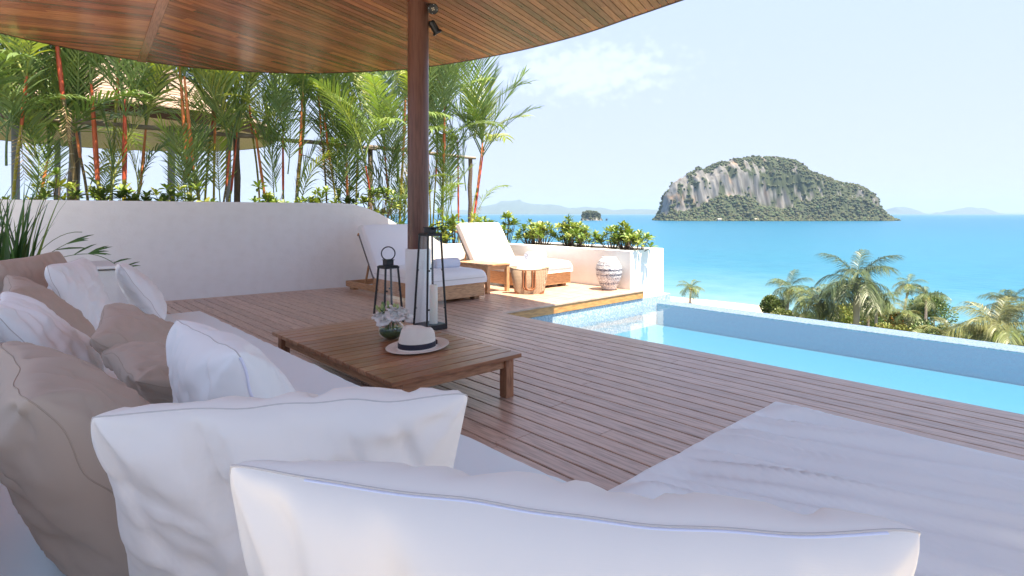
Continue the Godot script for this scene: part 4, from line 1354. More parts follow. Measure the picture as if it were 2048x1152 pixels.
# ---------------------------------------------------------------- soft furnishings
func pillow_shape(w: float, h: float, t: float, seed_: int, wr: float, bow: float, N := 64) -> Array:
	var f := FastNoiseLite.new()
	f.seed = seed_
	f.frequency = 1.0
	f.fractal_octaves = 2
	var m := M.new()
	var rim := []
	var zr := func(s: float, q: float) -> float:
		return 0.018 * f.get_noise_3d(s * 1.3 + 40.0, q * 1.3, 9.0) * wr
	for side in [1.0, -1.0]:
		var pts := PackedVector3Array()
		for j in N + 1:
			var q := sin(lerpf(-1, 1, float(j) / N) * PI / 2)
			for i in N + 1:
				var s := sin(lerpf(-1, 1, float(i) / N) * PI / 2)
				var tuck := 1.0 - 0.045 * pow(s * s * q * q, 4.0)
				var x := w * 0.5 * s * (1.0 - bow * (1.0 - q * q)) * tuck
				var y := h * 0.5 * q * (1.0 - bow * (1.0 - s * s)) * tuck
				var prof := pow(max(0.0, (1.0 - s * s) * (1.0 - q * q)), 0.44)
				var es: float = 1.0 - abs(s)
				var eq: float = 1.0 - abs(q)
				var inner := 1.0 - exp(-min(es, eq) * 9.0)
				var z := t * 0.5 * prof * (1.0 - 0.16 * q + 0.12 * f.get_noise_3d(s * 1.1, q * 1.1, side * 3.0))
				# folds that run in from the seams
				var fs := f.get_noise_3d(q * 3.2 + s * 1.1, sign(s) * 7.0, side * 5.0)
				var fq := f.get_noise_3d(s * 3.6 + q * 1.3, sign(q) * 13.0, side * 5.0)
				var d: float = (2.0 * fs + 0.4 - abs(fs) * 1.8) * exp(-es * 3.4) * 0.35 + (2.0 * fq + 0.4 - abs(fq) * 1.8) * exp(-eq * 1.7)
				# folds that fan out of the corners
				var cx := es
				var cy := eq
				var r := sqrt(cx * cx + cy * cy)
				var an := atan2(cy, cx)
				d += 0.9 * sin(an * 7.0 + seed_ + sign(s) * 2.0 + sign(q)) * exp(-r * 2.2) * (1.0 - exp(-r * 5.0))
				# slack drapes across the middle
				d += 0.45 * (1.0 - 3.0 * abs(f.get_noise_3d(s * 1.6 + q * 2.1, q * 1.2 - s, side * 11.0))) * prof
				z += d * 0.021 * wr * inner
				pts.append(Vector3(x, y, side * z + zr.call(s, q) * (1.0 - prof)))
				if side > 0.0 and (i == 0 or j == 0 or i == N or j == N):
					rim.append([i, j, pts[-1]])
		m.grid(pts, N + 1, N + 1, Vector3(0, 0, side))
	# the seam in order round the edge
	var loop := []
	for i in N:
		loop.append([i, 0])
	for j in N:
		loop.append([N, j])
	for i in N:
		loop.append([N - i, N])
	for j in N:
		loop.append([0, N - j])
	var at := {}
	for e in rim:
		at[Vector2i(e[0], e[1])] = e[2]
	var seam := []
	for e in loop:
		seam.append(at[Vector2i(e[0], e[1])])
	return [m, seam]

func pillow(label: String, a: Vector3, b: Vector3, down: Vector3, h: float, t: float, cloth: Material, cord: Material, seed_: int, wr := 1.0, bow := 0.09, zipped := "", group := "") -> void:
	# a and b: the two upper corners; down: the way the pillow's face runs to its lower edge
	var u := (b - a).normalized()
	var dn := (down - u * down.dot(u)).normalized()
	var nn := u.cross(-dn).normalized()
	var o := thing("pillow", label, "pillow", Vector3.ZERO, group)
	o.transform = Transform3D(Basis(u, -dn, nn), (a + b) * 0.5 + dn * h * 0.5)
	var sh := pillow_shape((b - a).length() * 1.065, h, t, seed_, wr, bow)
	var cover := part("cover", sh[0], cloth, o)
	var s: Array = sh[1]
	var m := M.new()
	m.tube(s, 0.0016, 6, true)
	part("piping", m, cord, cover)
	if zipped == "top":
		m = M.new()
		var z := []
		for k in range(138, 178):
			z.append(s[k] + Vector3(0, -0.002, 0.003 if nn.dot(Vector3(-0.677, 0.3, 0.736)) > 0 else -0.003))
		m.tube(z, 0.0026, 6)
		part("zip", m, mt.zip, cover)
	elif zipped == "side":
		m = M.new()
		var z := []
		for k in range(66, 122):
			z.append(s[k] + Vector3(0.002, 0, 0.002))
		m.tube(z, 0.004, 6)
		part("zip", m, mt.zip, cover)

func cushion(sx: float, sy: float, sz: float, r: float, puff: float, seed_: int, fold: Callable, nx := 40, nz := 40) -> M:
	# a mattress: rounded edges, a slightly crowned top and folds; its base is at y = 0
	var f := FastNoiseLite.new()
	f.seed = seed_
	f.frequency = 1.0
	var grade := func(n: int, L: float) -> Array:
		var out := []
		for k in 6:
			out.append(-L / 2 + r * (1.0 - cos(k / 5.0 * PI / 2)))
		for k in range(1, n):
			out.append(lerpf(-L / 2 + r, L / 2 - r, float(k) / n))
		for k in 6:
			out.append(L / 2 - r * (1.0 - cos((5 - k) / 5.0 * PI / 2)))
		return out
	var xs: Array = grade.call(nx, sx)
	var zs: Array = grade.call(nz, sz)
	var m := M.new()
	var W := xs.size() + 2
	var pts := PackedVector3Array()
	for jz in range(-1, zs.size() + 1):
		var z: float = zs[clampi(jz, 0, zs.size() - 1)]
		for ixx in range(-1, xs.size() + 1):
			var x: float = xs[clampi(ixx, 0, xs.size() - 1)]
			if jz < 0 or ixx < 0 or jz == zs.size() or ixx == xs.size():
				pts.append(Vector3(x * 0.985, 0.0, z * 0.985))
				continue
			var ex: float = min(r, sx / 2 - abs(x))
			var ez: float = min(r, sz / 2 - abs(z))
			var drop := (r - sqrt(max(0.0, r * r - (r - ex) * (r - ex)))) + (r - sqrt(max(0.0, r * r - (r - ez) * (r - ez))))
			var ux: float = 1.0 - pow(abs(x) / (sx / 2), 4.0)
			var uz: float = 1.0 - pow(abs(z) / (sz / 2), 4.0)
			var wave := 0.005 * f.get_noise_2d(x * 2.5, z * 2.5)
			var y: float = sy - min(drop, sy * 0.8) + puff * ux * uz + wave + fold.call(x, z, f)
			var bx := 0.006 * f.get_noise_2d(z * 5.0, 3.0 + sign(x)) * (1.0 if ex < r * 0.5 else 0.0)
			var bz := 0.006 * f.get_noise_2d(x * 5.0, 9.0 + sign(z)) * (1.0 if ez < r * 0.5 else 0.0)
			pts.append(Vector3(x + bx, y, z + bz))
	m.grid(pts, W, zs.size() + 2, Vector3.UP)
	m.poly([Vector3(-sx / 2, 0, -sz / 2), Vector3(sx / 2, 0, -sz / 2), Vector3(sx / 2, 0, sz / 2), Vector3(-sx / 2, 0, sz / 2)], Vector3.DOWN, [Vector2.ZERO, Vector2.RIGHT, Vector2.ONE, Vector2.DOWN])
	return m

func build_sofa() -> void:
	var o := thing("sofa", "large L shaped outdoor sofa with pale grey seat cushions on a wooden platform", "sofa")
	var m := M.new()
	m.box(Vector3(0.5, 0.1, -2.55), Vector3(1.66, 0.16, 6.0), 0.01)
	m.box(Vector3(1.18, 0.1005, -0.35), Vector3(2.94, 0.161, 1.44), 0.01)
	part("platform", m, mt.backframe, o)
	m = M.new()
	m.box(Vector3(-0.30, 0.46, -2.6), Vector3(0.16, 0.74, 6.1), 0.05)
	part("backrest", m, mt.taupe_fabric, o)
	m = M.new()
	m.box(Vector3(1.18, 0.46, 0.44), Vector3(2.95, 0.74, 0.16), 0.05)
	part("backrest", m, mt.taupe_fabric, o)
	var slack := func(x: float, z: float, f: FastNoiseLite) -> float:
		return 0.0035 * (1.0 - 3.0 * abs(f.get_noise_2d(x * 1.5 + z * 4.0, z * 1.2 - x)))
	var seams := [[-5.62, -4.09], [-4.09, -2.587], [-2.587, -1.115]]
	for k in 3:
		var z0: float = seams[k][0]
		var z1: float = seams[k][1]
		m = cushion(1.66, 0.2, z1 - z0 - 0.006, 0.022, 0.004, 40 + k, slack, 34, 34)
		part("seat_cushion", m, mt.seat_fabric, o, Transform3D(Basis.IDENTITY, Vector3(0.545, 0.18, (z0 + z1) / 2)))
	m = cushion(1.3, 0.2, 1.52, 0.022, 0.004, 50, slack, 30, 30)
	part("seat_cushion", m, mt.white_fabric, o, Transform3D(Basis.IDENTITY, Vector3(0.36, 0.18, -0.35)))
	# the chaise: folds run in from its far edge and die away
	var gather := func(x: float, z: float, f: FastNoiseLite) -> float:
		var t := (z + 0.78)            # 0 at the far edge
		var n1 = f.get_noise_2d(x * 4.6 - t * 1.6, t * 0.12)
		var n2 = f.get_noise_2d(x * 2.3 - t * 0.8 + 30.0, t * 0.12)
		var n3 = f.get_noise_2d(x * 11.0 - t * 3.0, t * 0.3 + 60.0)
		var hem := smoothstep(0.0, 0.14, 0.8375 - absf(x))
		return hem * (smoothstep(0.0, 0.16, t) * 0.12 * n1 * exp(-t * 1.6) + smoothstep(0.0, 0.4, t) * 0.075 * n2 * exp(-t * 0.6)) + hem * 0.016 * n3 * exp(-t * 5.0) * smoothstep(0.015, 0.06, t)
	m = cushion(1.675, 0.2, 1.56, 0.022, 0.006, 61, gather, 110, 70)
	part("seat_cushion", m, mt.chaise_fabric, o, Transform3D(Basis.IDENTITY, Vector3(1.852, 0.18, -0.335)))
	var wh := "white scatter pillows on the sofa"
	var tp := "taupe scatter pillows on the sofa"
	pillow("white pillow nearest the viewer, its zipped back seam turned up", Vector3(0.187, 1.0, -0.626), Vector3(0.664, 0.95, -0.138), Vector3(0.27, -0.92, -0.27), 0.66, 0.33, mt.ivory_fabric, mt.ivory_piping, 3, 0.8, 0.11, "top", wh)
	pillow("wide creased white pillow standing second from the viewer", Vector3(0.135, 0.905, -1.226), Vector3(0.71, 0.892, -0.918), Vector3(0.22, -0.88, -0.40), 0.57, 0.3, mt.ivory_fabric, mt.ivory_piping, 17, 1.25, 0.07, "", wh)
	pillow("white pillow seen edge on with a zip down its near side", Vector3(0.47, 0.885, -2.25), Vector3(0.47, 0.89, -1.60), Vector3(0.36, -0.93, 0.0), 0.58, 0.30, mt.white_fabric, mt.ivory_piping, 29, 0.9, 0.06, "side", wh)
	pillow("big shaded taupe pillow in the near left corner of the view", Vector3(0.02, 0.90, -2.14), Vector3(0.04, 0.895, -1.46), Vector3(0.5, -0.86, 0.0), 0.68, 0.32, mt.taupe_fabric, mt.taupe_piping, 31, 1.2, 0.07, "", tp)
	pillow("taupe pillow slumped low between the edge on white pillow and another taupe one", Vector3(0.33, 0.70, -2.89), Vector3(0.35, 0.70, -2.25), Vector3(0.86, -0.5, 0.0), 0.58, 0.22, mt.taupe_fabric, mt.taupe_piping, 37, 1.3, 0.07, "", tp)
	pillow("sunlit taupe pillow lying behind the slumped taupe one", Vector3(0.40, 0.80, -3.42), Vector3(0.29, 0.75, -2.85), Vector3(0.78, -0.6, 0.0), 0.6, 0.25, mt.taupe_fabric, mt.taupe_piping, 41, 1.0, 0.07, "", tp)
	pillow("white pillow at the left edge between two taupe pillows", Vector3(0.03, 0.86, -3.85), Vector3(-0.02, 0.86, -3.18), Vector3(0.6, -0.8, 0.0), 0.64, 0.25, mt.white_fabric, mt.ivory_piping, 43, 0.9, 0.07, "", wh)
	pillow("taupe pillow behind the white one at the left edge", Vector3(0.06, 0.87, -4.80), Vector3(0.06, 0.85, -3.97), Vector3(0.6, -0.8, 0.0), 0.66, 0.26, mt.taupe_fabric, mt.taupe_piping, 47, 0.9, 0.07, "", tp)
	pillow("large white pillow leaning at the sofa's far end, its left seam in view", Vector3(0.48, 0.94, -5.10), Vector3(0.25, 0.94, -4.50), Vector3(0.36, -0.82, -0.3), 0.62, 0.24, mt.white_fabric, mt.ivory_piping, 53, 1.0, 0.06, "", wh)
	pillow("farthest white pillow, half hidden by the large white one", Vector3(0.77, 0.84, -5.72), Vector3(0.71, 0.86, -5.15), Vector3(0.53, -0.84, 0.0), 0.54, 0.2, mt.white_fabric, mt.ivory_piping, 59, 0.9, 0.06, "", wh)
	pillow("long taupe back pillow under the grass plant at the sofa's far end", Vector3(0.36, 0.97, -5.50), Vector3(-0.02, 0.95, -4.86), Vector3(0.45, -0.88, -0.1), 0.62, 0.24, mt.taupe_fabric, mt.taupe_piping, 67, 0.9, 0.05, "", tp)

# ---------------------------------------------------------------- furniture
func build_table() -> void:
	rng.seed = 15
	var o := thing("coffee_table", "low slatted teak coffee table in front of the sofa", "table", Vector3(2.15, 0, -3.71))
	var n := 18
	var L := 1.86
	for k in n:
		var p := L / n
		var m := M.new()
		m.box(Vector3(0, 0.2865 + rr(-0.0008, 0.0008), -L / 2 + p * (k + 0.5)), Vector3(1.0, 0.027, p - 0.0065), 0.003, Basis.IDENTITY, 0, Vector2(rng.randf() * 9, rng.randf() * 9))
		part("slat", m, mt.table[rng.randi() % mt.table.size()], o)
	for s in [-1.0, 1.0]:
		var m := M.new()
		m.box(Vector3(s * 0.435, 0.2365, 0), Vector3(0.025, 0.072, 1.58), 0.003, Basis.IDENTITY, 2, Vector2(3, s))
		part("apron", m, mt.table[2], o)
		m = M.new()
		m.box(Vector3(0, 0.2365, s * 0.845), Vector3(0.80, 0.072, 0.025), 0.003, Basis.IDENTITY, 0, Vector2(5, s))
		part("apron", m, mt.table[2], o)
		for z in [-1.0, 1.0]:
			m = M.new()
			m.box(Vector3(s * 0.435, 0.136, z * 0.845), Vector3(0.07, 0.272, 0.07), 0.004, Basis.IDENTITY, 1, Vector2(s, z))
			part("leg", m, mt.table[0 if z > 0 else 1], o)

func lounger(at: Vector3, label: String, seed_: int) -> void:
	# base: foot end at +z; at is the middle of the frame on the deck
	rng.seed = seed_
	var o := thing("sun_lounger", label, "sun lounger", at, "sun loungers by the pool")
	var W := 1.02
	var L := 2.36
	var m := M.new()
	m.box(Vector3(0, 0.155, L / 2 - 0.02), Vector3(W, 0.21, 0.04), 0.005, Basis.IDENTITY, 0)
	part("end_board", m, mt.teak, o)
	m = M.new()
	m.box(Vector3(0, 0.095, -L / 2 + 0.02), Vector3(W, 0.09, 0.04), 0.005, Basis.IDENTITY, 0)
	part("end_board", m, mt.teak2, o)
	for s in [-1.0, 1.0]:
		m = M.new()   # side board: high under the seat, low behind the hinge
		var prof := PackedVector2Array([Vector2(-L / 2 + 0.041, 0.05), Vector2(L / 2 - 0.041, 0.05), Vector2(L / 2 - 0.041, 0.258), Vector2(-0.24, 0.258), Vector2(-0.29, 0.14), Vector2(-L / 2 + 0.041, 0.14)])
		var T := Transform3D(Basis(Vector3(0, 0, 1), Vector3(1, 0, 0), Vector3(0, 1, 0)), Vector3(s * (W / 2 - 0.02), 0, 0))
		m.prism(prof, -0.02, 0.02, T)
		for k in m.uv.size():
			m.uv[k] = Vector2(m.uv[k].y, m.uv[k].x)
		part("side_board", m, mt.teak2, o)
		for z in [-L / 2 + 0.14, L / 2 - 0.14]:
			m = M.new()
			m.box(Vector3(s * (W / 2 - 0.08), 0.026, z), Vector3(0.09, 0.05, 0.13), 0.003)
			part("foot", m, mt.teak2, o)
	m = M.new()
	m.box(Vector3(0, 0.235, 0.44), Vector3(W - 0.09, 0.03, 1.35), 0.003)
	part("seat_panel", m, mt.teak2, o)
	# backrest, hinged 0.26 up and leaning back
	var hinge := Vector3(0, 0.262, -0.26)
	var tilt := Basis(Vector3.RIGHT, -0.62)
	var B := Transform3D(tilt, hinge)
	var sp := Basis(Vector3.RIGHT, -0.62)
	m = M.new()
	for s in [-1.0, 1.0]:
		m.box(B * Vector3(s * (W / 2 - 0.04), 0.40, -0.03), Vector3(0.05, 0.82, 0.045), 0.004, sp, 1)
	for k in 6:
		m.box(B * Vector3(0, 0.06 + k * 0.148, -0.03), Vector3(W - 0.13, 0.09, 0.03), 0.003, sp, 0)
	part("backrest_frame", m, mt.backframe, o)
	m = M.new()
	m.box(B * Vector3(0, 0.822, -0.03), Vector3(W, 0.03, 0.055), 0.004, sp, 0)
	part("top_rail", m, mt.teak2, o)
	for s in [-1.0, 1.0]:
		m = M.new()
		m.tube([B * Vector3(s * 0.36, 0.50, -0.06), Vector3(s * 0.36, 0.10, -0.79)], 0.018, 6)
		part("prop", m, mt.teak2, o)
	var slack := func(x: float, z: float, f: FastNoiseLite) -> float:
		return 0.004 * f.get_noise_2d(x * 2.0 + z, z * 2.0)
	var ruffle := func(x: float, z: float, f: FastNoiseLite) -> float:
		return 0.004 * f.get_noise_2d(x * 2.0, z * 3.0)
	m = cushion(W - 0.01, 0.175, 1.50, 0.08, 0.03, seed_, slack, 20, 26)
	var seat := part("seat_mattress", m, mt.lounge_fabric, o, Transform3D(Basis.IDENTITY, Vector3(0, 0.255, 0.50)))
	m = cushion(W - 0.02, 0.135, 0.90, 0.05, 0.02, seed_ + 1, ruffle, 20, 20)
	part("back_cushion", m, mt.lounge_fabric, o, Transform3D(tilt * Basis(Vector3.RIGHT, PI / 2), B * Vector3(0, 0.47, 0.0)))
	m = M.new()
	m.tube([Vector3(-0.5, 0.33, -0.25), Vector3(-0.5, 0.33, 1.20), Vector3(-0.45, 0.33, 1.252), Vector3(0.45, 0.33, 1.252), Vector3(0.5, 0.33, 1.20), Vector3(0.5, 0.33, -0.25)], 0.006, 6)
	part("piping", m, mt.white_piping, seat, Transform3D(Basis.IDENTITY, Vector3(0, -0.255, -0.50)))

func towel(at: Vector3, label: String, length := 0.42) -> void:
	var o := thing("rolled_towel", label, "towel", at, "rolled towels on the loungers")
	var m := M.new()
	m.tube([Vector3(0, 0, 0), Vector3(0.012, 0, 0), Vector3(0.03, 0, 0), Vector3(length * 0.5, 0, 0), Vector3(length - 0.03, 0, 0), Vector3(length - 0.012, 0, 0), Vector3(length, 0, 0)], [0.062, 0.074, 0.079, 0.081, 0.079, 0.074, 0.06], 24)
	part("roll", m, mt.towel, o)
	m = M.new()   # the spiral of the rolled end
	var sp := []
	for k in 70:
		var a := k * 0.28
		var r := 0.012 + 0.0027 * k * 0.3
		sp.append(Vector3(-0.004, cos(a) * r, sin(a) * r))
	m.tube(sp, 0.0048, 5)
	part("rolled_end", m, mt.towel, o)
	m = M.new()
	m.box(Vector3(length * 0.5, 0.0, 0.079), Vector3(length * 0.94, 0.012, 0.008), 0.003)
	part("loose_edge", m, mt.towel, o)

func side_table() -> void:
	rng.seed = 8
	var o := thing("side_table", "small slatted teak side table between the two loungers", "side table", Vector3(5.905, 0, -7.15))
	var n := 9
	for k in n:
		var m := M.new()
		var p := 0.86 / n
		m.box(Vector3(0, 0.437, -0.43 + p * (k + 0.5)), Vector3(0.48, 0.026, p - 0.007), 0.003, Basis.IDENTITY, 0, Vector2(rng.randf() * 5, rng.randf() * 5))
		part("slat", m, mt.teak if k % 2 else mt.teak2, o)
	for s in [-1.0, 1.0]:
		var m := M.new()
		m.box(Vector3(s * 0.205, 0.39, 0), Vector3(0.025, 0.066, 0.70), 0.003)
		part("apron", m, mt.teak, o)
		m = M.new()
		m.box(Vector3(0, 0.39, s * 0.385), Vector3(0.36, 0.066, 0.025), 0.003, Basis.IDENTITY, 0)
		part("apron", m, mt.teak, o)
		for z in [-1.0, 1.0]:
			m = M.new()
			m.box(Vector3(s * 0.205, 0.212, z * 0.385), Vector3(0.062, 0.423, 0.062), 0.004, Basis.IDENTITY, 1)
			part("leg", m, mt.teak, o)

func lantern(at: Vector3, wb: float, wt: float, h: float, ring: bool, label: String) -> void:
	var o := thing("lantern", label, "lantern", at, "black lanterns beside the column")
	var hb := wb / 2
	var ht := wt / 2
	var m := M.new()
	m.box(Vector3(0, 0.028, 0), Vector3(wb + 0.02, 0.055, wb + 0.02), 0.004)
	part("base", m, mt.black, o)
	m = M.new()
	for s in [-1.0, 1.0]:
		m.box(Vector3(s * ht, h - 0.012, 0), Vector3(0.022, 0.024, wt + 0.03), 0.003)
		m.box(Vector3(0, h - 0.012, s * ht), Vector3(wt - 0.0225, 0.0235, 0.022), 0.003)
	m.box(Vector3(0, h + 0.004, 0), Vector3(wt + 0.004, 0.008, wt + 0.004), 0.002)
	part("top_frame", m, mt.black, o)
	for sx in [-1.0, 1.0]:
		for sz in [-1.0, 1.0]:
			m = M.new()
			var a := Vector3(sx * hb, 0.05, sz * hb)
			var b := Vector3(sx * ht, h - 0.01, sz * ht)
			var d := (b - a).normalized()
			var x := d.cross(Vector3.BACK).normalized()
			m.box((a + b) / 2, Vector3(0.019, (b - a).length(), 0.019), 0.003, Basis(x, d, x.cross(d)), 1)
			part("corner_post", m, mt.black, o)
	for k in 4:
		m = M.new()
		var T := Basis(Vector3.UP, k * PI / 2)
		var q := [Vector3(-hb + 0.01, 0.055, hb - 0.004), Vector3(hb - 0.01, 0.055, hb - 0.004), Vector3(ht - 0.01, h - 0.02, ht - 0.004), Vector3(-ht + 0.01, h - 0.02, ht - 0.004)]
		m.poly(q.map(func(e): return T * e), T * Vector3(0, 0.1, 1).normalized(), [Vector2(0, 0), Vector2(1, 0), Vector2(1, 1), Vector2(0, 1)])
		var pane := part("glass_pane", m, mt.glass, o)
		for y in [0.22, 0.62]:     # clips that hold the panes
			var c := M.new()
			var w := lerpf(hb, ht, y)
			c.box(T * Vector3(-w + 0.02, h * y, w + 0.004), Vector3(0.014, 0.018, 0.014), 0.002)
			part("clip", c, mt.black, pane)
	m = M.new()
	m.box(Vector3(0, h + 0.035, 0), Vector3(wt * 0.58, 0.06, wt * 0.58), 0.004)
	m.box(Vector3(0, h + 0.068, 0), Vector3(wt * 0.66, 0.008, wt * 0.66), 0.002)
	part("chimney", m, mt.black, o)
	m = M.new()
	var pts := []
	var R := 0.072 if ring else 0.075
	for k in 28:
		var a := TAU * k / 28.0
		pts.append(Vector3(cos(a) * R, sin(a) * R, 0))
	var T2: Transform3D
	if ring:
		T2 = Transform3D(Basis(Vector3.UP, -0.55), Vector3(0, h + 0.068 + R * 0.95, 0))
	else:
		T2 = Transform3D(Basis(Vector3.UP, -0.75) * Basis(Vector3(0, 0, 1), 0.3) * Basis(Vector3.RIGHT, -1.25), Vector3(0.06, h + 0.085, 0.045))
	m.tube(pts, 0.0065, 8, true)
	part("handle", m, mt.black, o, T2)

func candle(at: Vector3, r: float, h: float, label: String) -> void:
	var o := thing("candle", label, "candle", at, "candles inside the lanterns")
	var m := M.new()
	m.lathe([Vector2(0.0, 0.0), Vector2(r, 0.0), Vector2(r, h - 0.008), Vector2(r - 0.006, h), Vector2(r - 0.012, h - 0.004), Vector2(0.0, h - 0.012)], Vector3.ZERO, 28)
	var wax := part("wax", m, mt.wax, o)
	m = M.new()
	m.tube([Vector3(0, h - 0.014, 0), Vector3(0.002, h + 0.008, 0), Vector3(0.004, h + 0.014, 0)], 0.0016, 5)
	part("wick", m, mt.black, wax)

func build_hat(at: Vector3) -> void:
	var o := thing("hat", "white straw panama hat with a dark band on the coffee table", "hat", at, "", 0.2)
	var weave := image_tex(128, 128, func(x, y):
		var a := 0.5 + 0.5 * sin((x + y) * TAU / 8.0)
		var b := 0.5 + 0.5 * sin((x - y) * TAU / 8.0)
		var g = 0.88 + 0.12 * max(a, b)
		return Color(g, g * 0.985, g * 0.96))
	var straw := mat(0.84, 0.815, 0.76, 0.75, weave)
	straw.uv1_scale = Vector3(14, 6, 1)
	straw.heightmap_enabled = true
	straw.heightmap_texture = weave
	straw.heightmap_scale = 0.06
	# rows of the crown and the brim, outer rim to the dent on top
	var ringsv := [[0.208, 0.014], [0.205, 0.018], [0.17, 0.013], [0.14, 0.010], [0.126, 0.012], [0.122, 0.022], [0.121, 0.05], [0.119, 0.08], [0.117, 0.11], [0.112, 0.132], [0.102, 0.150], [0.088, 0.160], [0.07, 0.160], [0.05, 0.152], [0.028, 0.142], [0.004, 0.138]]
	var pts := PackedVector3Array()
	for e in ringsv.size():
		for k in 65:
			var a := TAU * k / 64.0
			var r: float = ringsv[e][0]
			var y: float = ringsv[e][1]
			var ca := cos(a)
			var sa := sin(a)
			if e < 4:      # the brim lifts at the back and the sides
				y += 0.018 * pow(max(0.0, (r - 0.13) / 0.08), 1.5) * (0.25 + 0.75 * max(0.0, ca)) - 0.006 * max(0.0, -ca) * (r - 0.13) / 0.08
				r *= 1.0 + 0.03 * ca
			else:
				var high := smoothstep(0.06, 0.15, y)
				r *= 1.0 - high * 0.20 * exp(-pow((abs(atan2(sa, -ca)) - 0.75) / 0.32, 2.0))      # the two pinches at the front
				y += high * (0.018 * -ca * r / 0.12 - 0.006)
				if e >= 11:
					y -= 0.012 * exp(-pow(sa * r / 0.03, 2.0))
			pts.append(Vector3(ca * r * 1.14, y, sa * r * 0.98))
	var m := M.new()
	m.grid(pts, 65, ringsv.size(), Vector3.UP, 4.0, 1.0)
	part("straw_body", m, straw, o)
	m = M.new()
	var bp := PackedVector3Array()
	for y in [0.013, 0.015, 0.05, 0.052]:
		for k in 65:
			var a := TAU * k / 64.0
			var r := 0.1245 if y > 0.014 and y < 0.051 else 0.121
			bp.append(Vector3(cos(a) * r * 1.14, y, sin(a) * r * 0.98))
	m.grid(bp, 65, 4, Vector3.UP)
	var band := part("hat_band", flip_out(m), mat(0.012, 0.013, 0.03, 0.6), o)
	m = M.new()
	m.box(Vector3(0.128, 0.032, 0.06), Vector3(0.014, 0.032, 0.035), 0.004, Basis(Vector3.UP, -0.4))
	part("band_bow", m, mat(0.05, 0.02, 0.018, 0.6), band)

func petal_bloom(seed_: int) -> M:
	var R := RandomNumberGenerator.new()
	R.seed = seed_
	var m := M.new()
	for ring in 4:
		var n: int = [4, 5, 6, 7][ring]
		for k in n:
			var yaw := TAU * (k + 0.5 * ring) / n + R.randf_range(-0.2, 0.2)
			var open: float = [0.12, 0.38, 0.68, 1.0][ring] + R.randf_range(-0.1, 0.1)
			var L: float = [0.028, 0.036, 0.042, 0.045][ring]
			var B := Basis(Vector3.UP, yaw)
			var pts := PackedVector3Array()
			for j in 6:
				var t := j / 5.0
				var a := open * t * 1.1 - 0.1
				for i in 6:
					var s := -1.0 + i * 0.4
					var w := 0.024 * sin(PI * (0.12 + 0.7 * t)) * (1.0 if j < 5 else 0.75)
					var ruff := 0.0035 * sin(s * 7.0 + seed_ + k) * t * t
					pts.append(B * Vector3(sin(a) * L * t + 0.004 + ruff - 0.008 * s * s * (1 - open * 0.4), cos(a) * L * t + ruff - 0.005 * s * s, s * w))
			m.grid(pts, 6, 6, Vector3.UP)
	return m

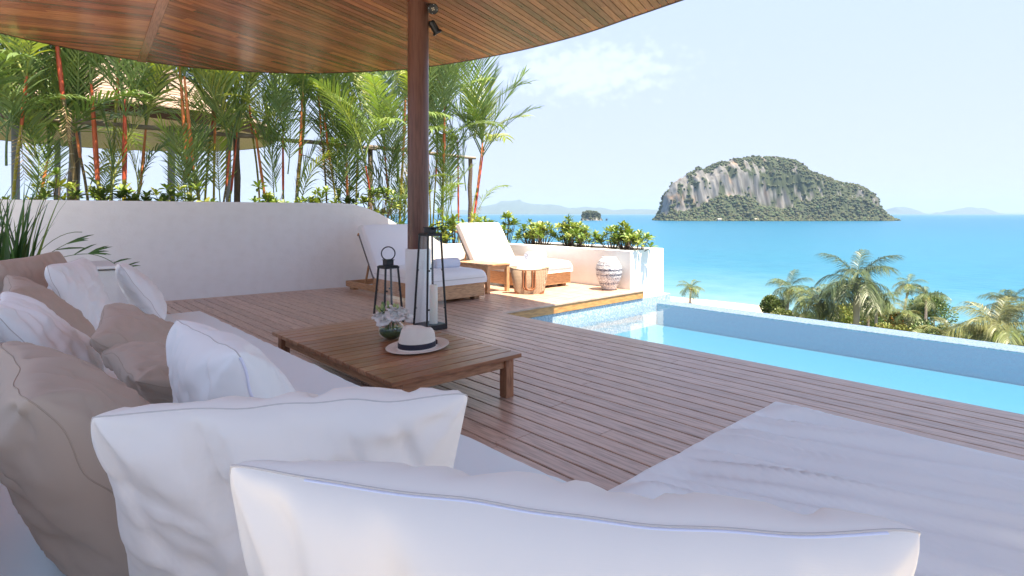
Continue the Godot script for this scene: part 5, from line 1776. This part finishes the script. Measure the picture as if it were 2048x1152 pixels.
func build_flowers(at: Vector3) -> void:
	rng.seed = 26
	var v := thing("vase", "round glass bowl vase lined with a green leaf on the coffee table", "vase", at)
	var g := StandardMaterial3D.new()
	g.transparency = BaseMaterial3D.TRANSPARENCY_ALPHA
	g.albedo_color = Color(0.95, 1, 0.98, 0.03)
	g.roughness = 0.0
	g.metallic_specular = 0.7
	var prof := []
	for k in 19:
		var a := -PI / 2 + 0.35 + (PI * 0.5 + 0.62) * k / 18.0
		prof.append(Vector2(cos(a) * 0.098, 0.068 + sin(a) * 0.070))
	var outer := [Vector2(0.0, 0.003)]
	outer.append_array(prof)
	outer.append_array([Vector2(0.068, 0.128), Vector2(0.07, 0.134)])
	var m := M.new()
	m.lathe(outer, Vector3.ZERO, 40)
	part("glass_bowl", m, g, v)
	m = M.new()
	var lp := [Vector2(0.0, 0.006)]
	for k in 11:
		lp.append(prof[k] * Vector2(0.95, 1.0) + Vector2(0, 0.002))
	m.col = Color(0.035, 0.075, 0.015)
	m.lathe(lp, Vector3.ZERO, 36)
	part("leaf_lining", m, mt.leaf_plain, v)
	m = M.new()
	m.lathe([Vector2(0.092, 0.086), Vector2(0.0, 0.086)], Vector3.ZERO, 36)
	part("water", m, g, v)
	var o := thing("flower_bunch", "bunch of white ruffled blooms and green buds standing in the glass bowl", "flowers", at)
	var white := mat(0.86, 0.85, 0.82, 0.6)
	white.backlight_enabled = true
	white.backlight = Color(0.5, 0.5, 0.45)
	var blooms := [petal_bloom(2).mesh(white), petal_bloom(5).mesh(white), petal_bloom(9).mesh(white)]
	# right = along the photograph's right, near = towards the sofa
	var right := Vector3(0.736, 0, 0.677)
	var near := Vector3(-0.677, 0, 0.736)
	var stems := M.new()
	for e in [[0.035, 0.05, 0.165, 1.25, 0.3], [-0.03, 0.075, 0.145, 1.15, 0.7], [0.085, 0.0, 0.175, 1.2, 0.5], [0.02, 0.0, 0.205, 1.15, 0.1], [-0.085, 0.02, 0.175, 1.0, -0.8], [0.06, -0.05, 0.19, 1.1, 0.2], [0.0, -0.06, 0.17, 1.1, 0.3], [-0.05, -0.05, 0.16, 1.0, -0.4]]:
		var p: Vector3 = right * e[0] + near * e[1] + Vector3.UP * e[2]
		var axis = (right * e[0] * 6.0 + near * e[1] * 7.0 + Vector3.UP * 0.9).normalized()
		var x = axis.cross(near).normalized()
		part("bloom", blooms[rng.randi() % 3], null, o, Transform3D(Basis(x, axis, x.cross(axis)).scaled(Vector3.ONE * e[3] * 1.6), p - axis * 0.02))
		stems.col = Color(0.09, 0.16, 0.04)
		stems.tube([right * e[0] * 0.3 + Vector3(0, 0.02, 0), (right * e[0] + near * e[1]) * 0.5 + Vector3.UP * 0.1, p - axis * 0.02], 0.003, 5)
	for e in [[-0.105, 0.0, 0.225], [-0.08, 0.03, 0.20], [-0.065, 0.02, 0.235], [-0.045, 0.04, 0.215], [-0.055, 0.03, 0.175], [-0.03, -0.02, 0.255], [0.02, 0.0, 0.238], [0.045, 0.01, 0.236], [-0.09, -0.02, 0.205], [-0.02, 0.02, 0.22], [-0.07, -0.03, 0.245]]:
		var p: Vector3 = right * e[0] + near * e[1] + Vector3.UP * e[2]
		var axis = (right * e[0] * 3.0 + Vector3.UP).normalized()
		var x = axis.cross(near).normalized()
		m = M.new()
		m.col = Color(0.40, 0.46, 0.17) if rng.randf() < 0.7 else Color(0.16, 0.25, 0.07)
		m.lathe([Vector2(0.002, -0.012), Vector2(0.010, -0.004), Vector2(0.0125, 0.008), Vector2(0.010, 0.022), Vector2(0.006, 0.03), Vector2(0.0, 0.033)], Vector3.ZERO, 10, Basis(x, axis, x.cross(axis)))
		part("bud", m, mt.leaf_plain, o, Transform3D(Basis.IDENTITY, p))
		stems.tube([right * e[0] * 0.2 + Vector3(0, 0.03, 0), (right * e[0] + near * e[1]) * 0.5 + Vector3.UP * 0.13, p], 0.0025, 5)
	part("stems", stems, mt.leaf_plain, o)
	for k in 30:
		m = M.new()
		var a := rng.randf() * TAU
		var b := Vector3(cos(a) * rr(0.0, 0.05) - 0.015, rr(0.1, 0.2), sin(a) * rr(0.0, 0.05))
		var dir := Vector3(cos(a), rr(0.2, 1.2), sin(a)).normalized()
		var wv := dir.cross(Vector3(rr(-1, 1), 1, rr(-1, 1))).normalized() * rr(0.008, 0.014)
		var L := rr(0.04, 0.065)
		var gg := rr(0.7, 1.3)
		m.col = Color(0.05 * gg, 0.11 * gg, 0.025 * gg)
		m.leaf([b - wv * 0.3, b + wv * 0.3, b + dir * L * 0.5 - wv, b + dir * L * 0.5 + wv, b + dir * L])
		part("leaf", m, mt.leaf_plain, o)

func build_jar(at: Vector3) -> void:
	noise.seed = 12
	noise.frequency = 1.0
	var tex := image_tex(512, 512, func(x, y):
		var a: float = TAU * x / 512.0
		var v: float = y / 512.0
		var p := Vector3(cos(a) * 2.2, v * 60.0, sin(a) * 2.2)
		var band: float = noise.get_noise_1d(v * 34.0 + 5.0)
		var s: float = noise.get_noise_3d(p.x * 2.5, p.y, p.z * 2.5) + 0.8 * noise.get_noise_3d(p.x * 9.0, p.y * 1.4, p.z * 9.0)
		var k := clampf((s * 1.3 + band * 1.3 + 0.14) * 2.6, 0, 1)
		var mid := 1.0 - smoothstep(0.25, 0.5, absf(v - 0.46))
		var ink := Color(0.20, 0.25, 0.38).lerp(Color(0.30, 0.25, 0.24), clampf(noise.get_noise_3d(p.x * 4.0, p.y * 0.3, p.z * 4.0 + 30.0) * 2.0, 0, 1))
		return Color(0.93, 0.93, 0.94).lerp(ink, k * (0.4 + 0.6 * mid)))
	var prof := [Vector2(0.0, 0.0), Vector2(0.105, 0.0), Vector2(0.112, 0.01)]
	for k in 61:
		var t := k / 60.0
		var r: float
		if t < 0.62:
			r = lerpf(0.112, 0.215, sin(t / 0.62 * PI / 2))
		else:
			r = lerpf(0.215, 0.125, 1.0 - cos((t - 0.62) / 0.38 * PI / 2))
		var rib: float = pow(max(0.0, sin(t * TAU * 8.0)), 5.0) * 0.006
		prof.append(Vector2(r + rib + 0.0012 * sin(t * 190.0), 0.012 + 0.505 * t))
	prof.append_array([Vector2(0.120, 0.524), Vector2(0.121, 0.536), Vector2(0.112, 0.54), Vector2(0.103, 0.536), Vector2(0.10, 0.5), Vector2(0.15, 0.4), Vector2(0.1, 0.1), Vector2(0.0, 0.05)])
	var m := M.new()
	m.lathe(prof, at, 56)
	for k in m.uv.size():
		m.uv[k] = Vector2(m.uv[k].x, clampf((m.v[k].y - at.y) / 0.55, 0, 1))
	single("ceramic_jar", m, mat(0.9, 0.9, 0.9, 0.45, tex), "ribbed white ceramic jar with brushed blue grey bands against the planter", "jar")

func build_bag(at: Vector3) -> void:
	# faces the photographer: its long side lies along the photograph's right
	var o := thing("woven_bag", "woven straw tote bag with brown leather handles standing before the far lounger", "bag", at, "", -0.744)
	var weave := image_tex(256, 256, func(x, y):
		var c = ((x / 16) + (y / 16)) % 2
		var e: float = 0.5 + 0.5 * cos(((x % 16) if c == 0 else (y % 16)) / 16.0 * TAU - PI)
		var g := 0.58 + 0.42 * e
		return Color(g, g * 0.97, g * 0.92))
	var straw := mat(0.66, 0.53, 0.42, 0.85, weave)
	straw.heightmap_enabled = true
	straw.heightmap_texture = weave
	straw.heightmap_scale = 0.25
	var leather := mat(0.27, 0.105, 0.045, 0.45)
	var ring := func(t: float, a: float) -> Vector3:      # t 0 at the base, 1 at the mouth
		var hx := lerpf(0.225, 0.31, t)
		var hz := lerpf(0.095, 0.075, t)
		var ca := cos(a)
		var sa := sin(a)
		var p := Vector3(hx * sign(ca) * pow(abs(ca), 0.45), 0.40 * t, hz * sign(sa) * pow(abs(sa), 0.6))
		p.y += 0.012 * pow(abs(p.x) / hx, 2.0) * t - 0.032 * (1 - pow(abs(p.x) / hx, 2.0)) * t * t * t
		p.z += 0.02 * sin(t * PI) * sign(sa) * (1.0 - pow(abs(p.x) / hx, 2.0))
		return p
	var pts := PackedVector3Array()
	for j in 17:
		for k in 73:
			pts.append(ring.call(j / 16.0, TAU * k / 72.0))
	for k in 73:
		pts.append(ring.call(1.0, TAU * k / 72.0) * Vector3(0.975, 0.985, 0.9))
	for k in 73:
		pts.append(ring.call(0.1, TAU * k / 72.0) * Vector3(0.95, 1.0, 0.9))
	var m := M.new()
	m.grid(pts, 73, 19, Vector3.UP, 2.0, 1.0)
	for k in m.uv.size():
		m.uv[k] = Vector2((m.v[k].x + m.v[k].z) * 3.0, m.v[k].y * 3.0)
	part("straw_body", flip_out(m), straw, o)
	m = M.new()
	m.box(Vector3(0, 0.005, 0), Vector3(0.43, 0.01, 0.16), 0.004)
	part("bag_base", m, leather, o)
	m = M.new()
	var rim := []
	for k in 72:
		rim.append(ring.call(1.0, TAU * k / 72.0))
	m.tube(rim, 0.006, 6, true)
	part("rim", m, mat(0.52, 0.395, 0.28, 0.8), o)
	for s in [-1.0, 1.0]:      # leather at the lower corners
		m = M.new()
		var cp := PackedVector3Array()
		for j in 6:
			for k in 13:
				var a = PI * (0.5 - s * 0.5) + (k - 6) * 0.19
				var t = j / 5.0 * 0.2 * (1.0 - abs(k - 6) / 7.5)
				cp.append(ring.call(t, a) * Vector3(1.015, 1.0, 1.03))
		m.grid(cp, 13, 6, Vector3(s, 0, 0))
		part("leather_corner", m, leather, o)
	for z in [1.0, -1.0]:
		for e in ([[-0.10, 0.045, 0.0], [-0.06, 0.085, 0.014]] if z > 0 else [[-0.09, 0.09, 0.0]]):
			m = M.new()
			var hp := []
			for k in 25:
				var t := k / 24.0
				var x := lerpf(e[0], e[1], smoothstep(0.22, 0.78, t))
				var y := 0.35 - 0.28 * pow(sin(t * PI), 0.5)
				hp.append(Vector3(x, y, z * (0.092 + 0.034 * sin(t * PI) + e[2] + 0.02 * (0.4 - y))))
			m.tube(hp, 0.0125, 7)
			var strap := part("handle", m, leather, o)
			for x in [e[0], e[1]]:
				var tab := M.new()
				tab.box(Vector3(x, 0.335, z * (0.084 + e[2])), Vector3(0.026, 0.07, 0.008), 0.003)
				part("handle_tab", tab, leather, strap)
	var cl := thing("folded_cloth", "pale blue and white cloth folded inside the woven bag's mouth", "cloth", at + Vector3(0, 0.30, 0), "", -0.744)
	m = cushion(0.40, 0.11, 0.11, 0.03, 0.015, 5, func(x: float, z: float, f: FastNoiseLite) -> float: return 0.012 * f.get_noise_2d(x * 9.0, z * 9.0), 20, 10)
	part("fold", m, mt.towel, cl)

func build_sky_cover() -> ImageTexture:
	var im := Image.create(2048, 1024, false, Image.FORMAT_RGBA8)
	im.fill(Color(1, 1, 1, 0))
	var f := FastNoiseLite.new()
	f.seed = 14
	f.frequency = 1.0
	f.fractal_octaves = 5
	# cloud banks: azimuth and elevation in degrees, their widths, strength
	var banks := [[41.5, 7.2, 3.4, 1.5, 0.9], [54.5, 15.8, 5.2, 2.0, 0.75], [49.5, 16.5, 5.0, 1.8, 0.5], [57.0, 12.4, 2.6, 0.9, 0.5], [66.5, 12.0, 2.4, 1.0, 0.5], [62.0, 11.6, 3.0, 0.8, 0.3], [86.0, 6.5, 12.0, 2.2, 0.35], [20.0, 14.0, 7.0, 3.0, 0.6], [120.0, 18.0, 9.0, 3.0, 0.6], [170.0, 25.0, 12.0, 4.0, 0.6], [230.0, 14.0, 10.0, 3.0, 0.6], [290.0, 22.0, 12.0, 4.0, 0.6], [340.0, 12.0, 10.0, 3.0, 0.6]]
	for y in range(300, 512):
		var el := 90.0 - (y + 0.5) / 1024.0 * 180.0
		for x in 2048:
			var az := (x + 0.5) / 2048.0 * 360.0 - 180.0
			var a := 0.0
			for b in banks:
				var da := fposmod(az - b[0] + 180.0, 360.0) - 180.0
				if absf(da) > b[2] * 2.2:
					continue
				var u: float = da / b[2]
				var w: float = (el - b[1]) / b[3]
				if absf(w) > 2.2:
					continue
				var g := exp(-(u * u + w * w) * 1.1)
				var nz := f.get_noise_2d(az * 0.55, el * 0.9) * 0.9 + 0.35 * f.get_noise_2d(az * 2.2, el * 3.0 + 50.0)
				a = maxf(a, clampf((g * 1.35 + nz * 0.9 - 0.5) * 1.6, 0, 1) * b[4])
			if a > 0.003:
				im.set_pixel(x, y, Color(1, 1, 1, a))
	return ImageTexture.create_from_image(im)

# ---------------------------------------------------------------- the scene
func _ready() -> void:
	# camera: eye 1.25 m above the deck, level, lens shifted down
	var cam := Camera3D.new()
	cam.name = "camera"
	cam.projection = Camera3D.PROJECTION_FRUSTUM
	cam.near = 0.05
	cam.far = 40000.0
	cam.size = 0.050973
	cam.frustum_offset = Vector2(0, -0.006593)
	cam.position = Vector3(0, 1.25, 0)
	cam.rotation.y = deg_to_rad(-42.6)
	add_child(cam)
	cam.current = true
	# sky, haze and exposure
	var we := WorldEnvironment.new()
	we.name = "world_environment"
	var env := Environment.new()
	env.background_mode = Environment.BG_SKY
	var sm := ProceduralSkyMaterial.new()
	sm.sky_top_color = lin(0.485, 0.605, 0.91)
	sm.sky_horizon_color = lin(0.61, 0.66, 0.80)
	sm.sky_curve = 0.15
	sm.ground_horizon_color = Color(0.62, 0.78, 0.86)
	sm.ground_bottom_color = Color(0.35, 0.55, 0.62)
	sm.sky_cover = build_sky_cover()
	sm.sky_cover_modulate = Color(0.5, 0.5, 0.5)
	sm.energy_multiplier = 0.255
	sm.sun_angle_max = 8.0
	var sky := Sky.new()
	sky.sky_material = sm
	env.sky = sky
	env.tonemap_mode = Environment.TONE_MAPPER_LINEAR
	env.tonemap_exposure = 5.6
	env.fog_enabled = true
	env.fog_density = 0.00009
	env.fog_light_color = Color(0.74, 0.87, 1.0)
	env.sdfgi_enabled = true
	env.ssao_enabled = true
	env.ssil_enabled = true
	we.environment = env
	add_child(we)
	# sun: high, from behind the pool's near end
	var sun := DirectionalLight3D.new()
	sun.name = "sun"
	sun.light_energy = 0.93
	sun.light_color = Color(1.0, 0.93, 0.83)
	sun.light_angular_distance = 0.5
	sun.shadow_enabled = true
	var az := deg_to_rad(172.0)
	var el := deg_to_rad(70.0)
	sun.look_at_from_position(Vector3(sin(az) * cos(el), sin(el), -cos(az) * cos(el)) * 50.0, Vector3.ZERO, Vector3.UP)
	add_child(sun)

	rng.seed = 1
	make_materials()
	build_sea_and_land()
	build_islands()
	build_deck()
	build_terrace()
	build_pool()
	build_walls()
	build_roof()
	build_garden_palms()
	build_fence_and_pavilion()
	build_shrubs()
	build_shore_trees()
	build_undergrowth()
	build_grass_plant()
	build_sofa()
	build_table()
	lounger(Vector3(4.81, 0, -7.56), "nearer sun lounger, its backrest raised beside the wooden column", 71)
	lounger(Vector3(6.90, 0, -7.73), "farther sun lounger beside the planter, behind the woven bag", 72)
	side_table()
	lantern(Vector3(3.50, 0, -5.12), 0.25, 0.165, 1.03, false, "tall black glass lantern with its ring handle tipped over")
	lantern(Vector3(3.16, 0, -5.42), 0.235, 0.15, 0.68, true, "short black glass lantern with an upright ring handle")
	candle(Vector3(3.53, 0.056, -5.10), 0.045, 0.42, "tall ivory pillar candle inside the tall lantern")
	candle(Vector3(3.16, 0.056, -5.42), 0.045, 0.2, "ivory pillar candle inside the short lantern")
	build_flowers(Vector3(2.226, 0.301, -3.77))
	build_hat(Vector3(2.2, 0.301, -3.38))
	build_bag(Vector3(6.19, 0.002, -6.33))
	build_jar(Vector3(7.46, 0.001, -5.76))
	towel(Vector3(4.70, 0.515, -6.76), "rolled pale towel on the nearer lounger, behind the tall lantern")
	towel(Vector3(6.72, 0.515, -6.93), "rolled pale towel on the farther lounger, its spiral end showing")
	spotlight(Vector3(3.66, 3.60, -5.42) + Vector3(0.07, 0, 0.03), Vector3(-0.62, -0.35, 0.75), "round black spotlight near the top of the column facing the viewer")
	spotlight(Vector3(3.83, 3.42, -5.50), Vector3(0.55, -0.75, 0.1), "black spotlight lower on the column, tilted down to the right")
